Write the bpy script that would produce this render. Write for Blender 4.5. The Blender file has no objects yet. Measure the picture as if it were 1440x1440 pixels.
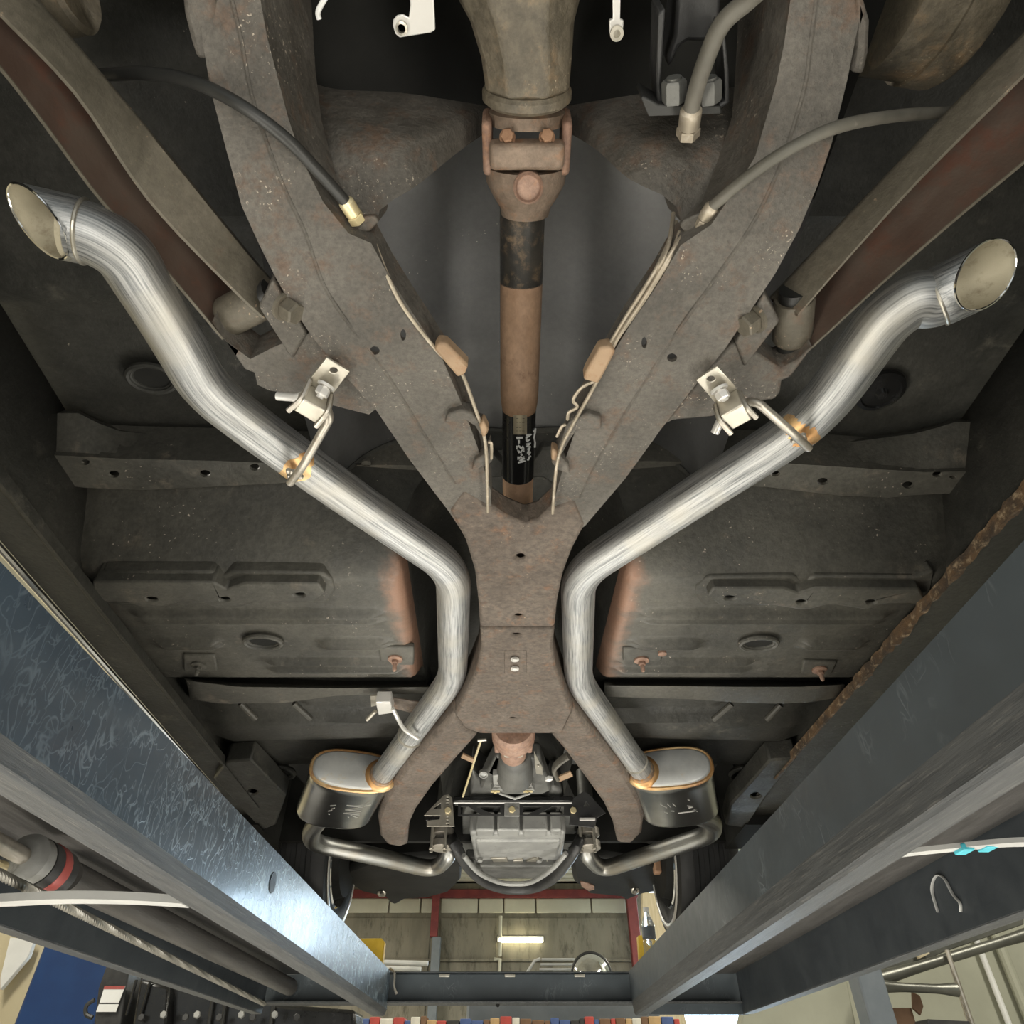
import bpy, bmesh, math, random
from mathutils import Vector, Matrix
random.seed(7)
S = bpy.context.scene
COL = S.collection
PI = math.pi
# ---------------------------------------------------------------- camera
C0 = 1.25                      # camera height above the shop floor
F = 950.0                      # focal length in pixels of the 1440 frame
TH = math.atan(825.0 / F)      # upward pitch
ct, st = math.cos(TH), math.sin(TH)
cd = bpy.data.cameras.new('camera'); cam = bpy.data.objects.new('camera', cd); COL.objects.link(cam)
cd.sensor_width = 36; cd.sensor_height = 36; cd.sensor_fit = 'HORIZONTAL'
cd.lens = 36 * F / 1440.0; cd.clip_start = 0.02; cd.clip_end = 200
cam.location = (0, 0, C0); cam.rotation_euler = (PI / 2 + TH, 0, 0)
S.camera = cam
# ---------------------------------------------------------------- light
S.view_settings.view_transform = 'Standard'; S.view_settings.look = 'None'
S.view_settings.gamma = 1; S.view_settings.use_curve_mapping = False
S.view_settings.exposure = 0.16
W = bpy.data.worlds.new('world'); S.world = W; W.use_nodes = True
W.node_tree.nodes['Background'].inputs[0].default_value = (0.95, 1.0, 0.98, 1)
W.node_tree.nodes['Background'].inputs[1].default_value = 0.6

def area(name, loc, target, sx, sy, power, col=(1, 1, 1)):
    l = bpy.data.lights.new(name, 'AREA'); l.shape = 'RECTANGLE'; l.size = sx; l.size_y = sy
    l.energy = power; l.color = col
    o = bpy.data.objects.new(name, l); COL.objects.link(o); o.location = loc
    d = Vector(target) - Vector(loc); o.rotation_euler = d.to_track_quat('-Z', 'Y').to_euler()
    return o
WARM = (1.0, 0.95, 0.84); COOL = (0.72, 0.86, 1.0)
area('fill_light_rear', (0.0, -1.0, 0.25), (0, 1.0, 2.0), 1.6, 1.0, 23, (1, .97, .9))  # unseen fill lamp, added behind the camera to brighten the underbody
area('fill_light_left', (-1.32, 1.0, 0.10), (-0.1, 1.0, 2.1), 3.0, 0.4, 36, WARM)  # unseen floor strip, added to light the underside and bring out the tunnel sheen
area('fill_light_right', (1.32, 1.0, 0.10), (0.1, 1.0, 2.1), 3.0, 0.4, 36, WARM)  # its added twin on the right, also unseen
area('fill_light_front', (0.0, 2.6, 0.15), (0, 2.3, 2.0), 1.0, 1.0, 20, (1, .97, .9))  # unseen fill added below the front end
for x in (-3.4, 3.6):
    for y in (2.0, 7.0, 12.0):
        area('ceiling_tube_light', (x, y, 4.4), (x, y, 0), 0.35, 2.4, 160, (1, .95, .82))
area('doorway_daylight', (4.0, 16.1, 2.3), (0.0, 3.0, 1.6), 2.6, 4.2, 190, COOL)

# ---------------------------------------------------------------- helpers
def ray(px, py):
    u = (px - 720) / F; v = (py - 720) / F
    return Vector((u, ct - v * -st, st - v * ct)) if False else Vector((u, ct + v * st, st - v * ct))
def P(px, py, h):              # the point at height h above the camera
    r = ray(px, py); k = h / r.z
    return Vector((r.x * k, r.y * k, C0 + h))
def PY(px, py, Y):             # the point at distance Y ahead
    r = ray(px, py); k = Y / r.y
    return Vector((r.x * k, Y, C0 + r.z * k))
def PX(px, py, X):
    r = ray(px, py); k = X / r.x
    return Vector((X, r.y * k, C0 + r.z * k))
def car(x, y, h):              # car axes: a little turned on the lift
    return Vector((0.03 + x - 0.025 * y, y, C0 + h))

def catmull(pts, n=8):
    p = [Vector(a) for a in pts]; out = []
    for i in range(len(p) - 1):
        a = p[max(i - 1, 0)]; b = p[i]; c = p[i + 1]; d = p[min(i + 2, len(p) - 1)]
        for k in range(n):
            t = k / n
            out.append(0.5 * ((2 * b) + (c - a) * t + (2 * a - 5 * b + 4 * c - d) * t * t + (3 * b - a - 3 * c + d) * t ** 3))
    out.append(p[-1]); return out
def fillet(pts, r, n=7):       # straight runs joined by round bends
    p = [Vector(a) for a in pts]; out = [p[0]]
    for i in range(1, len(p) - 1):
        a = (p[i - 1] - p[i]); b = (p[i + 1] - p[i])
        rr = r[i] if isinstance(r, (list, tuple)) else r
        k = min(rr, a.length * .49, b.length * .49)
        A = p[i] + a.normalized() * k; B = p[i] + b.normalized() * k
        for j in range(n + 1):
            t = j / n; out.append(A * (1 - t) ** 2 + p[i] * 2 * t * (1 - t) + B * t * t)
    out.append(p[-1]); return out
def resample(pts, step):
    out = [pts[0]]
    for a, b in zip(pts, pts[1:]):
        m = max(1, int((b - a).length / step))
        for k in range(1, m + 1): out.append(a.lerp(b, k / m))
    return out

class MB:
    def __init__(s): s.v = []; s.f = []; s.uv = {}
    def add(s, vs, fs):
        o = len(s.v); s.v += [Vector(a) for a in vs]; k = len(s.f)
        s.f += [tuple(i + o for i in f) for f in fs]; return k
    def loft(s, rings, cyc=True, cap=True):
        n = len(rings[0]); vs = [p for r in rings for p in r]; fs = []
        for i in range(len(rings) - 1):
            for j in range(n if cyc else n - 1):
                k = (j + 1) % n
                fs.append((i * n + j, i * n + k, (i + 1) * n + k, (i + 1) * n + j))
        if cap and cyc:
            fs.append(tuple(range(n))[::-1]); m = (len(rings) - 1) * n; fs.append(tuple(m + j for j in range(n)))
        s.add(vs, fs); return s
    def tube(s, path, r, n=14, cap=True, sy=1.0):
        path = [Vector(a) for a in path]; N = len(path)
        rs = r if isinstance(r, (list, tuple)) else [r] * N
        T = [(path[min(i + 1, N - 1)] - path[max(i - 1, 0)]).normalized() for i in range(N)]
        up = Vector((0, 0, 1)) if abs(T[0].z) < .9 else Vector((0, 1, 0))
        u = (up - T[0] * up.dot(T[0])).normalized(); o = len(s.v); k0 = len(s.f); L = 0
        Ls = []
        for i in range(N):
            if i:
                u = (u - T[i] * u.dot(T[i])).normalized(); L += (path[i] - path[i - 1]).length
            Ls.append(L); w = T[i].cross(u)
            for j in range(n):
                a = 2 * PI * j / n
                s.v.append(path[i] + (u * math.cos(a) * sy + w * math.sin(a)) * rs[i])
        for i in range(N - 1):
            for j in range(n):
                k = (j + 1) % n; s.uv[len(s.f)] = [(j / n, Ls[i]), ((j + 1) / n, Ls[i]), ((j + 1) / n, Ls[i + 1]), (j / n, Ls[i + 1])]
                s.f.append((o + i * n + j, o + i * n + k, o + (i + 1) * n + k, o + (i + 1) * n + j))
        if cap:
            s.f.append(tuple(o + j for j in range(n))[::-1]); m = o + (N - 1) * n; s.f.append(tuple(m + j for j in range(n)))
        return s
    def box(s, c, d, M=None):
        c = Vector(c); vs = []
        for z in (-.5, .5):
            for x, y in ((-.5, -.5), (.5, -.5), (.5, .5), (-.5, .5)):
                q = Vector((x * d[0], y * d[1], z * d[2])); vs.append(c + (M @ q if M else q))
        s.add(vs, [(3, 2, 1, 0), (4, 5, 6, 7), (0, 1, 5, 4), (1, 2, 6, 5), (2, 3, 7, 6), (3, 0, 4, 7)]); return s
    def lathe(s, c, axis, prof, n=20, cap=True):     # prof: (radius, distance along axis)
        ax = Vector(axis).normalized(); u = ax.orthogonal().normalized(); w = ax.cross(u); c = Vector(c)
        s.loft([[c + ax * t + (u * math.cos(2 * PI * j / n) + w * math.sin(2 * PI * j / n)) * r for j in range(n)] for r, t in prof], True, cap)
        return s
    def hexa(s, c, axis, r, hgt):
        return s.lathe(c, axis, [(r * .9, 0), (r, hgt * .12), (r, hgt * .88), (r * .86, hgt)], 6)
    def plate(s, outer, holes, fmap, ext, cuts=(), back=True, holewall=.006):
        # outline with real holes, filled flat then mapped to space and given depth ext (a vector)
        bm = bmesh.new(); loops = [outer] + list(holes); es = []; nloops = []
        for L in loops:
            vs = [bm.verts.new((a[0], a[1], 0)) for a in L]
            nloops.append(vs)
            for i in range(len(vs)): es.append(bm.edges.new((vs[i], vs[(i + 1) % len(vs)])))
        bmesh.ops.triangle_fill(bm, edges=es, use_beauty=True)
        for c in cuts:
            bmesh.ops.bisect_plane(bm, geom=bm.verts[:] + bm.edges[:] + bm.faces[:], plane_co=(0, c, 0), plane_no=(0, 1, 0))
        bm.verts.index_update(); bm.normal_update()
        pts = [fmap(v.co.x, v.co.y) for v in bm.verts]
        ef = ext if callable(ext) else (lambda x, y: ext)
        EX = [Vector(ef(v.co.x, v.co.y)) for v in bm.verts]; E = EX[0]
        o = len(s.v); n = len(pts); s.v += pts
        for f in bm.faces: s.f.append(tuple(o + v.index for v in f.verts))
        bnd = [e for e in bm.edges if len(e.link_faces) == 1]
        def inhole(e):
            m = (e.verts[0].co + e.verts[1].co) / 2
            for L in holes:
                cx = sum(a[0] for a in L) / len(L); cy = sum(a[1] for a in L) / len(L)
                rr = max(math.hypot(a[0] - cx, a[1] - cy) for a in L)
                if math.hypot(m.x - cx, m.y - cy) <= rr * 1.02: return True
            return False
        o2 = len(s.v); s.v += [p + e for p, e in zip(pts, EX)]
        hw = E.normalized() * min(holewall, E.length)
        for e in bnd:
            f = e.link_faces[0]; a, b = e.verts
            vs = list(f.verts); i = vs.index(a)
            if vs[(i + 1) % len(vs)] is not b: a, b = b, a
            if inhole(e):
                k = len(s.v); s.v += [pts[a.index] + hw, pts[b.index] + hw]
                s.f.append((o + b.index, o + a.index, k, k + 1))
            else:
                s.f.append((o + b.index, o + a.index, o2 + a.index, o2 + b.index))
        if back:
            for f in bm.faces: s.f.append(tuple(o2 + v.index for v in reversed(f.verts)))
        bm.free(); return s
    def grid(s, xs, ys, fn, thick=0):
        n = len(xs); vs = [fn(x, y) for y in ys for x in xs]
        fs = [(j * n + i, j * n + i + 1, (j + 1) * n + i + 1, (j + 1) * n + i) for j in range(len(ys) - 1) for i in range(n - 1)]
        s.add(vs, fs); return s
    def build(s, name, mat, parent=None, smooth=True, bevel=0, ang=35, solid=0, fixn=True):
        me = bpy.data.meshes.new(name)
        root = parent
        while root is not None and root.parent is not None: root = root.parent
        if root is None:
            lo = Vector((min(p.x for p in s.v), min(p.y for p in s.v), min(p.z for p in s.v)))
            hi = Vector((max(p.x for p in s.v), max(p.y for p in s.v), max(p.z for p in s.v)))
            org = Vector(((lo.x + hi.x) / 2, (lo.y + hi.y) / 2, lo.z))
        else: org = ROOTS[root.name]
        me.from_pydata([p - org for p in s.v], [], s.f)
        if s.uv:
            ul = me.uv_layers.new(name='UVMap')
            for p in me.polygons:
                q = s.uv.get(p.index)
                if q:
                    for li, c in zip(p.loop_indices, q): ul.data[li].uv = c
        if fixn:
            bm = bmesh.new(); bm.from_mesh(me); bmesh.ops.recalc_face_normals(bm, faces=bm.faces[:]); bm.to_mesh(me); bm.free()
        me.materials.append(mat)
        if smooth:
            for p in me.polygons: p.use_smooth = True
            me.set_sharp_from_angle(angle=math.radians(ang))
        o = bpy.data.objects.new(name, me); COL.objects.link(o)
        if parent is None: o.location = org; ROOTS[o.name] = org
        else: o.parent = parent
        if solid:
            m = o.modifiers.new('thickness', 'SOLIDIFY'); m.thickness = solid; m.offset = 0
        if bevel:
            m = o.modifiers.new('edge', 'BEVEL'); m.width = bevel; m.segments = 2; m.limit_method = 'ANGLE'; m.angle_limit = math.radians(40); m.harden_normals = False
        return o
ROOTS = {}
def thing(name, label, cat, loc, group=None):
    o = bpy.data.objects.new(name, None); COL.objects.link(o); o.empty_display_size = .05
    o.location = loc; ROOTS[o.name] = Vector(loc)
    return tag(o, label, cat, group)
def tag(o, label, cat, group=None):
    o['label'] = label; o['category'] = cat
    if group: o['group'] = group
    return o
def struct(o): o['kind'] = 'structure'; return o
def oval(cx, cy, rx, ry, n=14, a=0):
    return [(cx + rx * math.cos(2 * PI * i / n) * math.cos(a) - ry * math.sin(2 * PI * i / n) * math.sin(a),
             cy + rx * math.cos(2 * PI * i / n) * math.sin(a) + ry * math.sin(2 * PI * i / n) * math.cos(a)) for i in range(n)]
UP = (0, 0, 1)
def prism(h):                  # pixel outline -> plane at height h
    return (lambda x, y: P(x, y, h)) if not callable(h) else (lambda x, y: P(x, y, h(x, y)))

# ---------------------------------------------------------------- materials
def mat(name, base, base2=None, dirt=None, dirt_amt=.45, scale=6, rough=.6, rough2=None, metal=0, bump=.3, bscale=60,
        specks=None, speck_amt=.06, coat=0, spec=.5, stretch=None, mott=.0, mscale=90, attr=None, attr_col=None):
    m = bpy.data.materials.new(name); m.use_nodes = True; nt = m.node_tree; N = nt.nodes; L = nt.links
    b = N['Principled BSDF']; tc = N.new('ShaderNodeTexCoord'); src = tc.outputs['Object']
    if stretch:
        mp = N.new('ShaderNodeMapping'); mp.inputs['Scale'].default_value = stretch; L.new(src, mp.inputs[0]); src = mp.outputs[0]
    def noise(sc, det=6, ro=.6, sr=None):
        n = N.new('ShaderNodeTexNoise'); n.inputs['Scale'].default_value = sc; n.inputs['Detail'].default_value = det
        n.inputs['Roughness'].default_value = ro; L.new(sr or src, n.inputs['Vector']); return n.outputs['Fac']
    def ramp(f, a, c):
        r = N.new('ShaderNodeMapRange'); r.inputs[1].default_value = a; r.inputs[2].default_value = c; r.interpolation_type = 'SMOOTHSTEP'
        L.new(f, r.inputs[0]); return r.outputs[0]
    def mix(f, a, c):
        x = N.new('ShaderNodeMix'); x.data_type = 'RGBA'; L.new(f, x.inputs[0])
        for v, k in ((a, 6), (c, 7)):
            if isinstance(v, tuple): x.inputs[k].default_value = (*v, 1)
            else: L.new(v, x.inputs[k])
        return x.outputs[2]
    n1 = noise(scale); col = mix(ramp(n1, .35, .65), base, base2 or tuple(c * 1.35 for c in base))
    if dirt:
        n2 = noise(scale * 2.3, 9, .72); col = mix(ramp(n2, 1 - dirt_amt - .08, 1 - dirt_amt + .1), col, dirt)
    if specks:
        n3 = noise(scale * 30, 3, .5); n4 = noise(scale * 1.3, 3)
        mm = N.new('ShaderNodeMath'); mm.operation = 'MULTIPLY'; L.new(ramp(n3, .72 - speck_amt, .74 - speck_amt), mm.inputs[0]); L.new(ramp(n4, .5, .62), mm.inputs[1])
        col = mix(mm.outputs[0], col, specks)
    if mott:
        f = ramp(noise(mscale, 8, .75), .3, .7); mr = N.new('ShaderNodeMapRange'); L.new(f, mr.inputs[0]); mr.inputs[3].default_value = 1 - mott; mr.inputs[4].default_value = 1 + mott
        vm = N.new('ShaderNodeVectorMath'); vm.operation = 'SCALE'; L.new(col, vm.inputs[0]); L.new(mr.outputs[0], vm.inputs['Scale']); col = vm.outputs[0]
    if attr:
        at = N.new('ShaderNodeAttribute'); at.attribute_name = attr; ad = N.new('ShaderNodeMath'); ad.operation = 'MULTIPLY_ADD'
        L.new(noise(14, 8, .7), ad.inputs[0]); ad.inputs[1].default_value = .9; L.new(at.outputs['Fac'], ad.inputs[2])
        col = mix(ramp(ad.outputs[0], .75, 1.25), col, attr_col)
    L.new(col, b.inputs['Base Color'])
    r = N.new('ShaderNodeMapRange'); L.new(noise(scale * 4), r.inputs[0]); r.inputs[1].default_value = .3; r.inputs[2].default_value = .7
    r.inputs[3].default_value = rough; r.inputs[4].default_value = rough if rough2 is None else rough2
    L.new(r.outputs[0], b.inputs['Roughness'])
    b.inputs['Metallic'].default_value = metal; b.inputs['Specular IOR Level'].default_value = spec
    b.inputs['Coat Weight'].default_value = coat; b.inputs['Coat Roughness'].default_value = .25
    if bump:
        bp = N.new('ShaderNodeBump'); bp.inputs['Strength'].default_value = bump; bp.inputs['Distance'].default_value = .004
        L.new(noise(bscale, 8, .65), bp.inputs['Height']); L.new(bp.outputs[0], b.inputs['Normal'])
    return m
def emit(name, col, s):
    m = bpy.data.materials.new(name); m.use_nodes = True; b = m.node_tree.nodes['Principled BSDF']
    b.inputs['Base Color'].default_value = (*col, 1); b.inputs['Emission Color'].default_value = (*col, 1); b.inputs['Emission Strength'].default_value = s
    return m
def streaked(name, base, base2, rough=.32, metal=1.0, nu=26, tint=None):     # drawn tube: grain runs along the tube (UV v)
    m = bpy.data.materials.new(name); m.use_nodes = True; nt = m.node_tree; N = nt.nodes; L = nt.links; b = N['Principled BSDF']
    uv = N.new('ShaderNodeTexCoord'); sep = N.new('ShaderNodeSeparateXYZ'); L.new(uv.outputs['UV'], sep.inputs[0])
    def trig(op):
        a = N.new('ShaderNodeMath'); a.operation = 'MULTIPLY'; a.inputs[1].default_value = 2 * PI; L.new(sep.outputs[0], a.inputs[0])
        c = N.new('ShaderNodeMath'); c.operation = op; L.new(a.outputs[0], c.inputs[0]); return c.outputs[0]
    cb = N.new('ShaderNodeCombineXYZ'); L.new(trig('COSINE'), cb.inputs[0]); L.new(trig('SINE'), cb.inputs[1])
    k = N.new('ShaderNodeMath'); k.operation = 'MULTIPLY'; k.inputs[1].default_value = .9; L.new(sep.outputs[1], k.inputs[0]); L.new(k.outputs[0], cb.inputs[2])
    n = N.new('ShaderNodeTexNoise'); n.inputs['Scale'].default_value = nu * .25; n.inputs['Detail'].default_value = 7; n.inputs['Roughness'].default_value = .7; L.new(cb.outputs[0], n.inputs['Vector'])
    n2 = N.new('ShaderNodeTexNoise'); n2.inputs['Scale'].default_value = 9; n2.inputs['Detail'].default_value = 5; L.new(uv.outputs['Object'], n2.inputs['Vector'])
    r = N.new('ShaderNodeMapRange'); L.new(n.outputs['Fac'], r.inputs[0]); r.inputs[1].default_value = .38; r.inputs[2].default_value = .58
    x = N.new('ShaderNodeMix'); x.data_type = 'RGBA'; L.new(r.outputs[0], x.inputs[0]); x.inputs[6].default_value = (*base, 1); x.inputs[7].default_value = (*base2, 1)
    out = x.outputs[2]
    if tint:
        r2 = N.new('ShaderNodeMapRange'); L.new(n2.outputs['Fac'], r2.inputs[0]); r2.inputs[1].default_value = .5; r2.inputs[2].default_value = .7
        y = N.new('ShaderNodeMix'); y.data_type = 'RGBA'; L.new(r2.outputs[0], y.inputs[0]); L.new(out, y.inputs[6]); y.inputs[7].default_value = (*tint, 1); out = y.outputs[2]
    L.new(out, b.inputs['Base Color']); b.inputs['Metallic'].default_value = metal
    r3 = N.new('ShaderNodeMapRange'); L.new(n.outputs['Fac'], r3.inputs[0]); r3.inputs[3].default_value = rough - .08; r3.inputs[4].default_value = rough + .14; L.new(r3.outputs[0], b.inputs['Roughness'])
    bp = N.new('ShaderNodeBump'); bp.inputs['Strength'].default_value = .12; bp.inputs['Distance'].default_value = .002; L.new(n.outputs['Fac'], bp.inputs['Height']); L.new(bp.outputs[0], b.inputs['Normal'])
    return m
def scratched(name, base, scr, amt=.5, sscale=22, rough=.3, stretch=(1, 1, 1), coat=.0, glint_ramp=None):
    m = mat(name, base, tuple(c * 1.25 for c in base), None, rough=rough, rough2=rough + .12, bump=.08, bscale=90, spec=.6)
    nt = m.node_tree; N = nt.nodes; L = nt.links; b = N['Principled BSDF']
    tc = N.new('ShaderNodeTexCoord'); mp = N.new('ShaderNodeMapping'); mp.inputs['Scale'].default_value = stretch; L.new(tc.outputs['Object'], mp.inputs[0])
    masks = []
    for sc, off in ((sscale, 0.0), (sscale * 1.7, .37), (sscale * .8, .71)):
        m2 = N.new('ShaderNodeMapping'); m2.inputs['Location'].default_value = (off * 3, off * 5, off * 7); m2.inputs['Rotation'].default_value = (off * 1.2, 0, 0); L.new(mp.outputs[0], m2.inputs[0])
        nz = N.new('ShaderNodeTexNoise'); nz.inputs['Scale'].default_value = sc; nz.inputs['Detail'].default_value = 2.5; nz.inputs['Distortion'].default_value = .5; L.new(m2.outputs[0], nz.inputs['Vector'])
        su = N.new('ShaderNodeMath'); su.operation = 'SUBTRACT'; su.inputs[1].default_value = .5; L.new(nz.outputs['Fac'], su.inputs[0])
        ab = N.new('ShaderNodeMath'); ab.operation = 'ABSOLUTE'; L.new(su.outputs[0], ab.inputs[0])
        rr_ = N.new('ShaderNodeMapRange'); rr_.inputs[1].default_value = .016; rr_.inputs[2].default_value = .002; rr_.inputs[3].default_value = 0; rr_.inputs[4].default_value = 1; L.new(ab.outputs[0], rr_.inputs[0]); masks.append(rr_.outputs[0])
    mx = masks[0]
    for k_ in masks[1:]:
        w_ = N.new('ShaderNodeMath'); w_.operation = 'MAXIMUM'; L.new(mx, w_.inputs[0]); L.new(k_, w_.inputs[1]); mx = w_.outputs[0]
    n2 = N.new('ShaderNodeTexNoise'); n2.inputs['Scale'].default_value = sscale * .5; n2.inputs['Detail'].default_value = 5; L.new(tc.outputs['Object'], n2.inputs['Vector'])
    r2 = N.new('ShaderNodeMapRange'); r2.inputs[1].default_value = 1 - amt - .1; r2.inputs[2].default_value = 1 - amt + .12; L.new(n2.outputs['Fac'], r2.inputs[0])
    mu = N.new('ShaderNodeMath'); mu.operation = 'MULTIPLY'; L.new(mx, mu.inputs[0]); L.new(r2.outputs[0], mu.inputs[1])
    b.inputs['Coat Weight'].default_value = coat; b.inputs['Coat Roughness'].default_value = .14
    if glint_ramp:                       # scratch colour brightens toward the far end, painting in the doorway glint
        sp = N.new('ShaderNodeSeparateXYZ'); L.new(tc.outputs['Object'], sp.inputs[0]); wr = N.new('ShaderNodeMapRange'); L.new(sp.outputs[1], wr.inputs[0])
        wr.inputs[1].default_value = glint_ramp[0]; wr.inputs[2].default_value = glint_ramp[1]; wr.inputs[3].default_value = .12
        wm = N.new('ShaderNodeMath'); wm.operation = 'MULTIPLY'; L.new(mu.outputs[0], wm.inputs[0]); L.new(wr.outputs[0], wm.inputs[1]); mu = wm
    bs = N.new('ShaderNodeBump'); bs.inputs['Strength'].default_value = .26; bs.inputs['Distance'].default_value = .002; L.new(mu.outputs[0], bs.inputs['Height']); L.new(bs.outputs[0], b.inputs['Normal'])
    old = b.inputs['Base Color'].links[0].from_socket
    x = N.new('ShaderNodeMix'); x.data_type = 'RGBA'; L.new(mu.outputs[0], x.inputs[0]); L.new(old, x.inputs[6]); x.inputs[7].default_value = (*scr, 1); L.new(x.outputs[2], b.inputs['Base Color'])
    return m

M = {}
M['undercoat'] = mat('undercoat', (.036, .036, .032), (.06, .058, .05), (.115, .107, .088), .36, 4, .42, .6, bump=.5, bscale=60, mott=.22, specks=(.3, .27, .22), speck_amt=.0)
M['undercoat_pan'] = mat('undercoat_pan', (.062, .060, .052), (.10, .095, .08), (.17, .145, .115), .36, 5, .42, .62, bump=.45, bscale=60, mott=.22, specks=(.42, .36, .3), speck_amt=.02)
M['pan'] = mat('pan', (.062, .060, .052), (.10, .095, .08), (.155, .135, .108), .36, 5, .40, .60, bump=.45, bscale=60, mott=.22, specks=(.5, .43, .36), speck_amt=.03, attr='rust', attr_col=(.27, .155, .105))
M['tunnel'] = mat('tunnel', (.07, .071, .072), (.09, .09, .089), (.12, .117, .108), .3, 5, .34, .42, bump=.12, coat=.6, bscale=40, spec=1.0, mott=.12, specks=(.4, .38, .33), speck_amt=.0)
M['undercoat_black'] = mat('undercoat_black', (.012, .012, .011), (.02, .02, .018), None, rough=.75, spec=.25, bump=.2)
M['frame'] = mat('frame', (.070, .063, .053), (.115, .104, .089), (.112, .076, .054), .42, 9, .5, .7, bump=.8, bscale=75, mott=.26, mscale=150, specks=(.36, .31, .25), speck_amt=.07)
M['frame_rust'] = mat('frame_rust', (.088, .068, .053), (.125, .10, .08), (.15, .08, .045), .4, 9, .55, .75, bump=1.0, bscale=60, mott=.36, mscale=90, specks=(.4, .3, .2), speck_amt=.03)
M['arm'] = mat('arm', (.10, .088, .066), (.135, .118, .09), (.12, .075, .05), .36, 6, .5, .7, bump=.4, bscale=60, mott=.18, specks=(.3, .22, .15))
M['arm_red'] = mat('arm_red', (.07, .043, .032), (.095, .07, .054), (.11, .052, .035), .42, 7, .55, .7, bump=.3, bscale=40)
M['rust'] = mat('rust', (.27, .15, .085), (.36, .21, .125), (.20, .10, .055), .4, 9, .6, .8, bump=.4, bscale=70)
M['rust_pink'] = mat('rust_pink', (.24, .14, .10), (.33, .215, .16), (.36, .2, .12), .4, 22, .5, .75, bump=.6, bscale=80, mott=.25)
M['rust_flake'] = mat('rust_flake', (.075, .055, .04), (.19, .115, .06), (.44, .33, .21), .42, 22, .7, .9, bump=1.0, bscale=70)
M['shaft_rust'] = mat('shaft_rust', (.33, .20, .12), (.42, .27, .175), (.25, .15, .095), .38, 14, .5, .7, bump=.3, bscale=70, mott=.15, stretch=(1, .6, 1))
M['shaft_black'] = mat('shaft_black', (.03, .028, .025), (.06, .053, .043), (.17, .12, .075), .42, 16, .3, .5, bump=.3)
M['black_gloss'] = mat('black_gloss', (.012, .012, .012), (.02, .02, .02), None, rough=.16, rough2=.3, bump=.05)
M['black_metal'] = mat('black_metal', (.02, .02, .021), (.04, .04, .04), (.07, .065, .06), .35, 9, .38, .55, bump=.25)
M['diff'] = mat('diff', (.08, .068, .048), (.13, .108, .076), (.19, .13, .075), .40, 9, .42, .6, bump=.6, bscale=60, mott=.3, specks=(.33, .28, .2))
M['steel'] = streaked('steel', (.24, .25, .255), (.56, .56, .555), .50, 1.0, 46, (.52, .50, .455))
M['steel_dark'] = streaked('steel_dark', (.26, .26, .25), (.40, .40, .38), .40, 1.0, 18, (.34, .31, .26))
M['steel_in'] = mat('steel_in', (.40, .35, .25), (.50, .45, .33), (.3, .25, .17), .4, 12, .55, .7, metal=.3, bump=.2)
M['muffler'] = mat('muffler', (.42, .42, .41), (.52, .52, .51), None, rough=.22, rough2=.22, metal=1, bump=0, scale=9)
M['cap_steel'] = mat('cap_steel', (.66, .66, .64), (.50, .51, .51), (.66, .55, .38), .36, 8, .36, .5, metal=.55, bump=.12, bscale=30)
M['heat'] = mat('heat', (.66, .36, .15), (.78, .58, .32), (.48, .24, .13), .4, 10, .35, .5, metal=.85, bump=.2)
M['joint'] = mat('joint', (.16, .115, .082), (.235, .175, .13), (.26, .15, .09), .4, 18, .5, .7, bump=.6, bscale=80, mott=.2)
M['weld'] = mat('weld', (.30, .22, .16), (.42, .33, .25), (.55, .28, .1), .45, 30, .4, .6, metal=.7, bump=.8, bscale=180)
M['zinc'] = mat('zinc', (.46, .43, .37), (.56, .53, .46), (.38, .33, .27), .35, 20, .3, .45, metal=.8, bump=.1)
M['zinc_bright'] = mat('zinc_bright', (.62, .61, .58), (.72, .70, .67), None, rough=.3, metal=.35, bump=.1)
M['zinc_yellow'] = mat('zinc_yellow', (.72, .60, .33), (.80, .70, .46), None, rough=.35, metal=.5, bump=.1)
M['rod'] = mat('rod', (.42, .39, .34), (.55, .51, .45), (.3, .26, .2), .35, 25, .35, .5, metal=.85, bump=.15)
M['rubber'] = mat('rubber', (.018, .018, .017), (.03, .03, .028), None, rough=.38, rough2=.5, bump=.1)
M['hose_grey'] = mat('hose_grey', (.09, .085, .07), (.13, .12, .10), (.2, .18, .15), .3, 20, .5, .6, bump=.2)
M['line'] = mat('line', (.30, .26, .2), (.42, .36, .28), (.55, .5, .42), .4, 30, .4, .6, metal=.5, bump=.1)
M['clip'] = mat('clip', (.27, .18, .11), (.35, .245, .155), (.30, .18, .1), .4, 25, .5, .7, metal=.2, bump=.3)
M['alu'] = mat('alu', (.26, .26, .25), (.34, .34, .325), (.12, .115, .10), .36, 12, .42, .6, metal=.35, bump=.25)
M['alu_dark'] = mat('alu_dark', (.10, .10, .095), (.15, .15, .14), (.07, .065, .06), .36, 12, .42, .6, metal=.35, bump=.3)
M['chrome'] = mat('chrome', (.8, .8, .8), (.85, .85, .85), None, rough=.08, metal=1, bump=0)
M['tyre'] = mat('tyre', (.016, .016, .017), (.026, .026, .027), None, rough=.55, rough2=.7, bump=.2)
M['lift_left'] = scratched('lift_left', (.036, .054, .075), (.36, .46, .54), .60, 30, .27, (1, .8, .4), .3, (-1.3, .3))
M['lift'] = scratched('lift', (.042, .052, .060), (.13, .15, .165), .36, 18, .36, (1, .8, .45))
M['lift_dark'] = mat('lift_dark', (.028, .034, .040), (.04, .047, .053), (.06, .062, .062), .3, 7, .4, .55, bump=.12)
M['lift_edge'] = mat('lift_edge', (.036, .039, .042), (.062, .065, .067), (.115, .112, .107), .40, 20, .46, .58, metal=.1, bump=.25, stretch=(6, .25, 6))
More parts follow.
